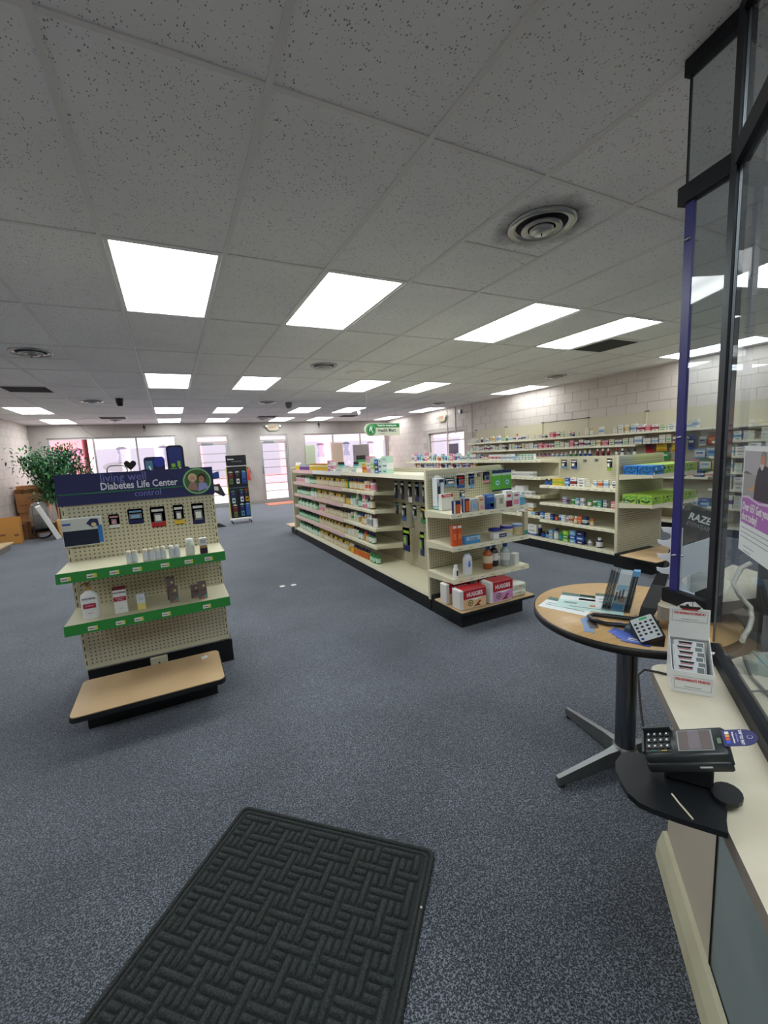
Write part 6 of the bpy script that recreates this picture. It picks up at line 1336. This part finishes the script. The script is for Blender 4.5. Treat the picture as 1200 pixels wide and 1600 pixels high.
# lozenge box on the counter
FBX = thing('lozenge_box', "white open-topped lozenge display carton holding white packets on the counter", 'box', (1.412, .322, .7012), math.atan2(-.80, .60))
CRD = mat((226, 228, 226), .45, name='white_card'); RDT = mat((200, 40, 44), .5, name='red_lettering'); OUT = mat((120, 128, 126), .5)
w_ = .048; dp = .095
q = MB().box(-w_, w_, 0, dp, 0, .002, CRD).box(-w_, w_, 0, .002, .002, .062, CRD)
for x in (-w_, w_-.002): q.add([(x, .002, .002), (x, dp, .002), (x, dp, .15), (x, .045, .10), (x, .012, .062), (x, .002, .062), (x+.002, .002, .002), (x+.002, dp, .002), (x+.002, dp, .15), (x+.002, .045, .10), (x+.002, .012, .062), (x+.002, .002, .062)], [(0, 1, 2, 3, 4, 5)[::-1], (6, 7, 8, 9, 10, 11), (0, 6, 7, 1), (1, 7, 8, 2), (2, 8, 9, 3), (3, 9, 10, 4), (4, 10, 11, 5), (5, 11, 6, 0)], CRD)
q.box(-w_, w_, dp-.002, dp, .002, .155, CRD); q.build('carton_body', FBX)
q = MB().extr([(-w_, .125), (w_, .125), (w_+.0, .215), (.03, .215), (.03, .218), (.012, .235), (-.01, .232), (-.028, .22), (-.03, .215), (-w_, .215)], .002, CRD, y0=dp-.012); q.build('header_card', FBX)
def ship(par, x, y, z, s):
    q = MB(); flat(q, [(x-.030*s, z+.006*s), (x-.024*s, z-.004*s), (x+.024*s, z-.004*s), (x+.03*s, z+.005*s)], y, SLOT); flat(q, [(x-.022*s, z-.004*s), (x+.022*s, z-.004*s), (x+.02*s, z-.008*s), (x-.02*s, z-.008*s)], y, RDT)
    flat(q, [(x-.012*s, z+.005*s), (x-.002*s, z+.005*s), (x-.004*s, z+.012*s), (x-.010*s, z+.012*s)], y-.0002, SLOT); flat(q, [(x+.006*s, z+.005*s), (x+.0075*s, z+.005*s), (x+.0075*s, z+.022*s), (x+.006*s, z+.022*s)], y, SLOT); flat(q, [(x-.02*s, z+.005*s), (x+.007*s, z+.022*s), (x-.018*s, z+.006*s)], y, OUT); flat(q, [(x+.0075*s, z+.022*s), (x+.026*s, z+.005*s), (x+.024*s, z+.005*s)], y, OUT); q.build('ship_print', par)
hd_ = [o for o in FBX.children if o.name.startswith('header_card')][0]; bd_ = [o for o in FBX.children if o.name.startswith('carton_body')][0]
ship(hd_, 0, dp-.0126, .217, .9); text("FISHERMAN'S FRIEND", .0092, RDT, hd_, (0, dp-.0126, .200), sx=.85, bold=.0002); ship(bd_, 0, dp-.0026, .103, .8)
text("FISHERMAN'S FRIEND", .0098, RDT, bd_, (0, -.0006, .038), sx=.85, bold=.0002)
def outline(par, x0, x1, z0, z1, y):
    q = MB(); [q.box(a, b_, y-.0004, y, c_, d_, OUT) for a, b_, c_, d_ in ((x0, x1, z0, z0+.0006), (x0, x1, z1-.0006, z1), (x0, x0+.0006, z0, z1), (x1-.0006, x1, z0, z1), (-.02, .02, z0+.006, z0+.0072))]; q.build('outline_print', par)
outline(bd_, -.042, .042, .012, .048, -.0004); outline(hd_, -.042, .042, .176, .209, dp-.0124)
q = MB(); q.xf(Matrix()); 
ship(bd_, 0, 0, 0, .01) if False else None
for k in range(6):
    t_ = thing('lozenge_packet', "white ship-printed lozenge packet in counter carton, %s" % ('front one', 'second', 'third', 'fourth', 'fifth', 'rearmost')[k], 'packet', (0, 0, 0))
    M = FBX.matrix_basis @ Matrix.Translation((-.004+.004*(k % 2), .006+k*.0095, .006+.0105*k)) @ Matrix.Rotation(-.42, 4, 'X')
    q = MB().extr(rrect(-.036, .036, 0, .066, .003, 2), .008, mat((222, 226, 228), .3, name='packet_film')); q.xf(M); q.build('packet_body', t_)
    q = MB(); flat(q, [(-.026, .063), (-.022, .0575), (.006, .0575), (.010, .063)], -.0006, SLOT); flat(q, [(-.024, .0545), (.008, .0545), (.008, .0562), (-.024, .0562)], -.0006, RDT); flat(q, [(.018, .030), (.034, .030), (.034, .063), (.018, .063)], -.0006, OUT); q.xf(M); q.build('packet_print', t_)

# payment terminal
BLK3 = mat((40, 44, 46), .35, name='terminal_shell')
PAD = thing('terminal_mount', 'black leaf-shaped mount plate overhanging the counter edge under the terminal', 'mount', (0, 0, 0))
e0 = cp(1.0, OE+.0)
pts = [(1.05, .075), (1.024, .064), (.999, .050), (.981, .076), (.958, .11), (.938, .145), (.931, .165), (.935, .19), (.949, .214), (.968, .238), (.992, .256), (1.019, .263), (1.045, .256), (1.075, .235), (1.11, .20), (1.13, .16), (1.10, .12)]
MB().prism(pts, .7012, .7125, BLKP).build('plate', PAD) 
MB().prism([(1.085+.036*cos(a)*.8-.012*sin(a), .092+.012*cos(a)+.022*sin(a)) for a in [2*pi*k/16 for k in range(16)]], .713, .721, BLKP).build('clamp_lobe', PAD)
UA = -.862; 
TM = thing('payment_terminal', 'black card payment terminal with keypad and small screen at the counter edge', 'payment terminal', (1.072, .161, .778), -.985)
tl = Matrix.Rotation(.133, 4, 'X') @ Matrix.Rotation(-.396, 4, 'Y') @ Matrix.Scale(.83, 4)
L2, D2 = .088, .046
TMB = MB().cbox(-L2, L2, -D2, D2, -.022, .016, .006, BLK3, True).xf(tl).build('terminal_body', TM)
q = MB().cbox(-L2-.002, L2-.004, -D2-.004, -D2+.03, -.030, -.004, .004, BLK3, True).xf(tl); q.build('card_slot_rail', TM)
q = MB().cbox(-L2+.004, -L2+.062, -D2+.010, D2-.010, .0162, .0178, .0006, mat((14, 15, 17), .4)).xf(tl); kp = q.build('keypad_recess', TM)
q = MB().box(-L2+.002, -L2+.066, D2-.012, D2-.004, .016, .030, BLK3); q.box(-L2-.001, -L2+.004, -D2+.006, D2-.004, .016, .024, BLK3); q.xf(tl).build('keypad_shield', TM)
for r_ in range(3):
    for c_ in range(4):
        MB().cbox(-L2+.009+c_*.0135, -L2+.0195+c_*.0135, D2-.030-r_*.0205, D2-.016-r_*.0205, .0180, .0205, .001, mat((30, 32, 36), .4)).xf(tl).build('key', kp)
        MB().box(-L2+.0125+c_*.0135, -L2+.0160+c_*.0135, D2-.0255-r_*.0205, D2-.0205-r_*.0205, .0206, .0209, PAPER).xf(tl).build('key_legend', kp)
for c_, m_ in ((.8, mat((40, 130, 90), .5)), (2.6, mat((200, 180, 60), .5))): MB().box(-L2+.006+c_*.0135, -L2+.018+c_*.0135, -D2+.0125, -D2+.0145, .018, .019, m_).xf(tl).build('key_underline', kp)
q = MB().box(-.012, .062, -.034, .034, .0162, .0172, mat((140, 144, 142), .35)); q.xf(tl).build('screen_bezel', TM)
q = MB().box(-.009, .059, -.031, .031, .0174, .0180, mat((108, 98, 96), .2, name='idle_screen')); q.box(.012, .036, -.031, .031, .0181, .0184, mat((122, 114, 120), .2)); q.xf(tl).build('screen', TM)
MB().cbox(.070, .078, -.014, .004, .0162, .0176, .0005, mat((96, 120, 96), .4)).xf(tl).build('maker_badge', TM)
MB().box(.02, .045, -D2-.0046, -D2-.004, -.016, -.012, PAPER).xf(tl).build('slot_mark', TM)
MB().cbox(-.035, .045, -.024, .024, -.0645, -.020, .004, BLKP).build('stand_block', TM); 
q = MB().prism([(0, -.026), (0, .026)]+[(.040+.026*cos(a), .026*sin(a)) for a in [pi/2-pi*k/10 for k in range(11)]], .0, .0012, mat((44, 46, 104), .4, name='navy_card'))
q.xf(tl @ Matrix.Translation((L2-.006, 0, .018))); tc = q.build('tap_card', TM)
def tt(s_, sz, x, m_=WHITE): 
    o_ = text(s_, sz, m_, tc, (0, 0, 0), bold=.0002); o_.matrix_local = tl @ Matrix.Translation((L2-.006+x, 0, .0194)) @ Matrix.Rotation(-pi/2, 4, 'Z'); return o_
tt('TAP TO PAY', .0085, .036); tt('touch card here', .0042, .028, mat((130, 140, 200), .5)); tt('No Signature Needed', .0040, .021)
for k, m_ in enumerate((mat((50, 90, 210), .4), mat((220, 90, 40), .4), mat((230, 150, 60), .4), PAPER)): MB().box(.006, .014, -.018+.010*k, -.010+.010*k, .0192, .0196, m_).xf(tl @ Matrix.Translation((L2-.006, 0, 0))).build('card_mark', tc)
q = MB(); q.lathe([(.0055, 0), (.0055, .0004)], WHITE, 14); q.lathe([(.0048, .0004), (.0048, .0006)], mat((44, 46, 104), .4), 14, cap=True); q.xf(tl @ Matrix.Translation((L2-.006+.052, 0, .0192))).build('wave_mark', tc)
STRAP = [(1.001, .145, .7150), (.99, .125, .7148), (.981, .106, .7148), (.975, .094, .7148)]
WH = mat((206, 198, 176), .6, name='cream_cord')
tag(MB().tube(STRAP, .0018, WH, 6).build('cream_strap', None), 'thin cream strap lying across the black mount plate', 'strap')
# thin black cable from the box to the floor
tag(MB().tube([(1.46, .40, .7035), (1.445, .435, .7035), (1.425, .462, .704), (1.405, .468, .69), (1.37, .44, .64), (1.30, .385, .60), (1.22, .32, .62), (1.16, .262, .68), (1.125, .225, .735)], .0032, SLOT, 6).build('power_cable', None), 'thin black cable looping off the counter end and up to the terminal', 'cable')
# things behind the screen
# counter clutter: grey and green cables
CG1 = mat((104, 104, 100), .6, name='grey_cable'); CG2 = mat((100, 150, 140), .6, name='green_cable'); z_ = .7045
def cab(nm, lab, pts, r_, m_): tag(MB().tube([(a, b_, c_) for a, b_, c_ in pts], r_, m_, 6).build(nm, None), lab, 'cable')
cab('data_cable', 'thick grey cable curving across the counter behind the screen', [(1.70, .33, .73), (1.63, .28, z_+.002), (1.55, .20, z_), (1.48, .13, z_), (1.42, .09, z_), (1.37, .03, z_)], .0045, CG1)
cab('data_cable', 'green cable trailing over the counter behind the screen', [(1.73, .32, .74), (1.66, .22, z_+.006), (1.56, .14, z_+.006), (1.46, .08, z_+.009), (1.40, .02, z_+.007)], .003, CG2)
cab('data_cable', 'grey cable crossing toward the right behind the screen', [(1.76, .27, .74), (1.72, .18, z_+.01), (1.66, .10, z_), (1.58, .0, z_), (1.50, -.08, z_)], .004, CG1)
cab('data_cable', 'thin dark cable looping from the screen base to the right', [(1.52, .26, z_), (1.56, .22, z_+.012), (1.60, .17, z_+.012), (1.66, .19, z_), (1.63, .06, z_), (1.56, -.04, z_), (1.50, -.12, z_)], .0028, mat((70, 70, 68), .6))
tag(MB().tube([(1.99, .445, .95), (1.965, .462, .932), (1.94, .472, .878), (1.93, .447, .843), (1.92, .409, .813), (1.90, .395, .783), (1.86, .385, .760), (1.80, .375, .748), (1.76, .36, .752)], .0080, mat((216, 212, 196), .4, name='white_cord'), 10).build('coiled_cord', None), 'thick white cord hanging from the black cabinet behind the screen', 'cord')
CSE = thing('black_case', 'black ribbed equipment case behind the clear screen below the poster', 'equipment', (2.0, .43, .631), -pi/2)
MB().cbox(0, .44, 0, .30, .14, .325, .006, mat((30, 30, 30), .4), True).build('case_body', CSE); MB().box(.01, .43, .01, .29, .0, .139, mat((60, 44, 36), .6)).build('case_stand', CSE)
q = MB()
for k in range(7): q.add([(.07+.03*k, -.0012, .20), (.076+.03*k, -.0012, .20), (.046+.03*k, -.0012, .27), (.040+.03*k, -.0012, .27)], [(0, 1, 2, 3)], mat((90, 90, 88), .5))
q.build('vent_slits', CSE)
DSK = MB().prism([cp(-.3, OE-.48), cp(1.62, OE-.48), cp(1.75, OE-1.2), cp(-.3, OE-1.2)][::-1], .615, .630, noisy((120, 84, 60), (140, 100, 74), 5, .5, name='brown_desk', stretch=(1, 5, 1)))
ID = thing('inner_desk', 'brown wooden desk behind the counter', 'desk', (0, 0, 0)); DSK.build('desk_top', ID)
MB().prism([cp(-.25, OE-.5), cp(1.6, OE-.5), cp(1.6, OE-.55), cp(-.25, OE-.55)][::-1], 0, .614, mat((90, 70, 56), .6)).build('desk_panel', ID)
CPB = glassy((214, 226, 224), .4, .08, 'crinkled_plastic', .16)
q = MB(); q.add([(1.66, .30, .7015), (1.73, .345, .7015), (1.78, .27, .7015), (1.70, .18, .7015), (1.68, .29, .725), (1.73, .32, .745), (1.76, .26, .735), (1.70, .21, .728)], [(0, 1, 5, 4), (1, 2, 6, 5), (2, 3, 7, 6), (3, 0, 4, 7), (4, 5, 6, 7)], CPB)
tag(q.build('plastic_bag', None), 'clear crinkled plastic bag with cables behind the screen corner', 'bag')
tag(MB().cbox(0, .14, 0, .12, 0, .05, .012, mat((128, 122, 112), .5), True).build('grey_device', None, (1.39, -.115, .7015), .66), 'grey plastic device at the right edge behind the screen', 'device')
# sunglasses racks behind the wing
RK = thing('eyewear_rack', 'white notched eyewear rack standing behind the blue post', 'display rack', (1.90, .60, .8015), -1.10)
WP = mat((226, 230, 236), .45, name='white_panel'); 
pr2 = [(0, 0), (.0, .03)]
for k in range(4):
    z0 = .035+.055*k; pr2 += [(-.028, z0), (-.030, z0+.012), (-.012, z0+.010)]+[(.004+.016*cos(a)-.006, z0+.027+.016*sin(a)) for a in (-pi/2, -pi/4, 0, pi/4, pi/2)]+[(-.012, z0+.045)]
pr2 += [(-.02, .262), (.05, .262), (.05, 0)]
q = MB().extr([(a-.07, b_) for a, b_ in pr2][::-1], .006, WP); q.build('notched_panel', RK)
MB().extr([(-.02, 0), (.10, 0), (.10, .215), (.06, .225), (-.02, .185)], .006, WP, y0=.03).build('side_panel', RK); MB().extr([(-.05, 0), (.10, 0), (.10, .012), (-.05, .012)], .12, WP, y0=-.05).build('rack_foot', RK)
RZ = thing('eyewear_sign', 'dark grey eyewear display panel with white lettering leaning behind the wing pane', 'display sign', (2.058, .715, .8015), -1.18)
TLT = Matrix.Rotation(.16, 4, 'Y') @ Matrix.Scale(.97, 4)
q = MB().extr([(-.07, 0), (.05, 0), (.085, .28), (.075, .315), (-.03, .345), (-.045, .33)], .03, mat((62, 60, 62), .45, name='charcoal_panel')); q.xf(TLT).build('sign_panel', RZ)
def rt(s_, sz, z, m_, **k): o_ = text(s_, sz, m_, RZ, (0, 0, 0), **k); o_.matrix_local = TLT @ Matrix.Translation((.018, -.0006, z)) @ Matrix.Rotation(pi/2, 4, 'X') @ Matrix.Rotation(-.16, 4, 'Z'); return o_
rt('RAZE', .040, .285, PAPER, bold=.001, sx=.8); rt('EYEWEAR', .024, .253, mat((160, 158, 160), .5), sx=.8)
tag(MB().extr(rrect(-.036, .036, 0, .058, .01, 3), .002, PAPER).xf(Matrix.Rotation(-.6, 4, 'Y')).build('price_card', None, (1.80, .50, .875), -1.1), 'white rounded card tilted behind the wing pane', 'card')
tag(MB().box(-.02, .05, -.04, .04, 0, .07, mat((44, 44, 46), .5)).build('card_block', None, (1.86, .53, .8015), -1.1), 'dark block holding the tilted white card', 'stand')

# ---------------------------------------------------------------- labels: tell look-alikes apart by their place
def screen_x(o):
    d = o.matrix_world.translation-Vector((CAMX, CAMY, CAMZ)); return d.dot(_right)/max(.05, d.dot(_fwd))
bpy.context.view_layer.update()
LB_ = {}
for o in COL.objects:
    if o.parent is None and o.get('label'): LB_.setdefault(o['label'], []).append(o)
NUM = {2: 'two', 3: 'three', 4: 'four', 5: 'five', 6: 'six', 7: 'seven', 8: 'eight'}; ORD = ['', 'second', 'third', 'fourth', 'fifth', 'sixth', 'seventh']
for l_, os_ in LB_.items():
    n_k = len(os_)
    if 2 <= n_k <= 8 and l_.startswith('fluorescent') is False:
        os_.sort(key=screen_x)
        for i, o in enumerate(os_):
            s_ = l_ + (', leftmost' if i == 0 else (', rightmost' if i == n_k-1 else (', middle' if n_k == 3 else ', %s from left' % ORD[i])))
            for w_ in ('small ', ' vitamin', ' hanging', 'the ', ' carton'):
                if len(s_.split()) > 16: s_ = s_.replace(w_, ' box' if w_ == ' carton' else ('' if w_ != ' x' else ''))
            o['label'] = s_
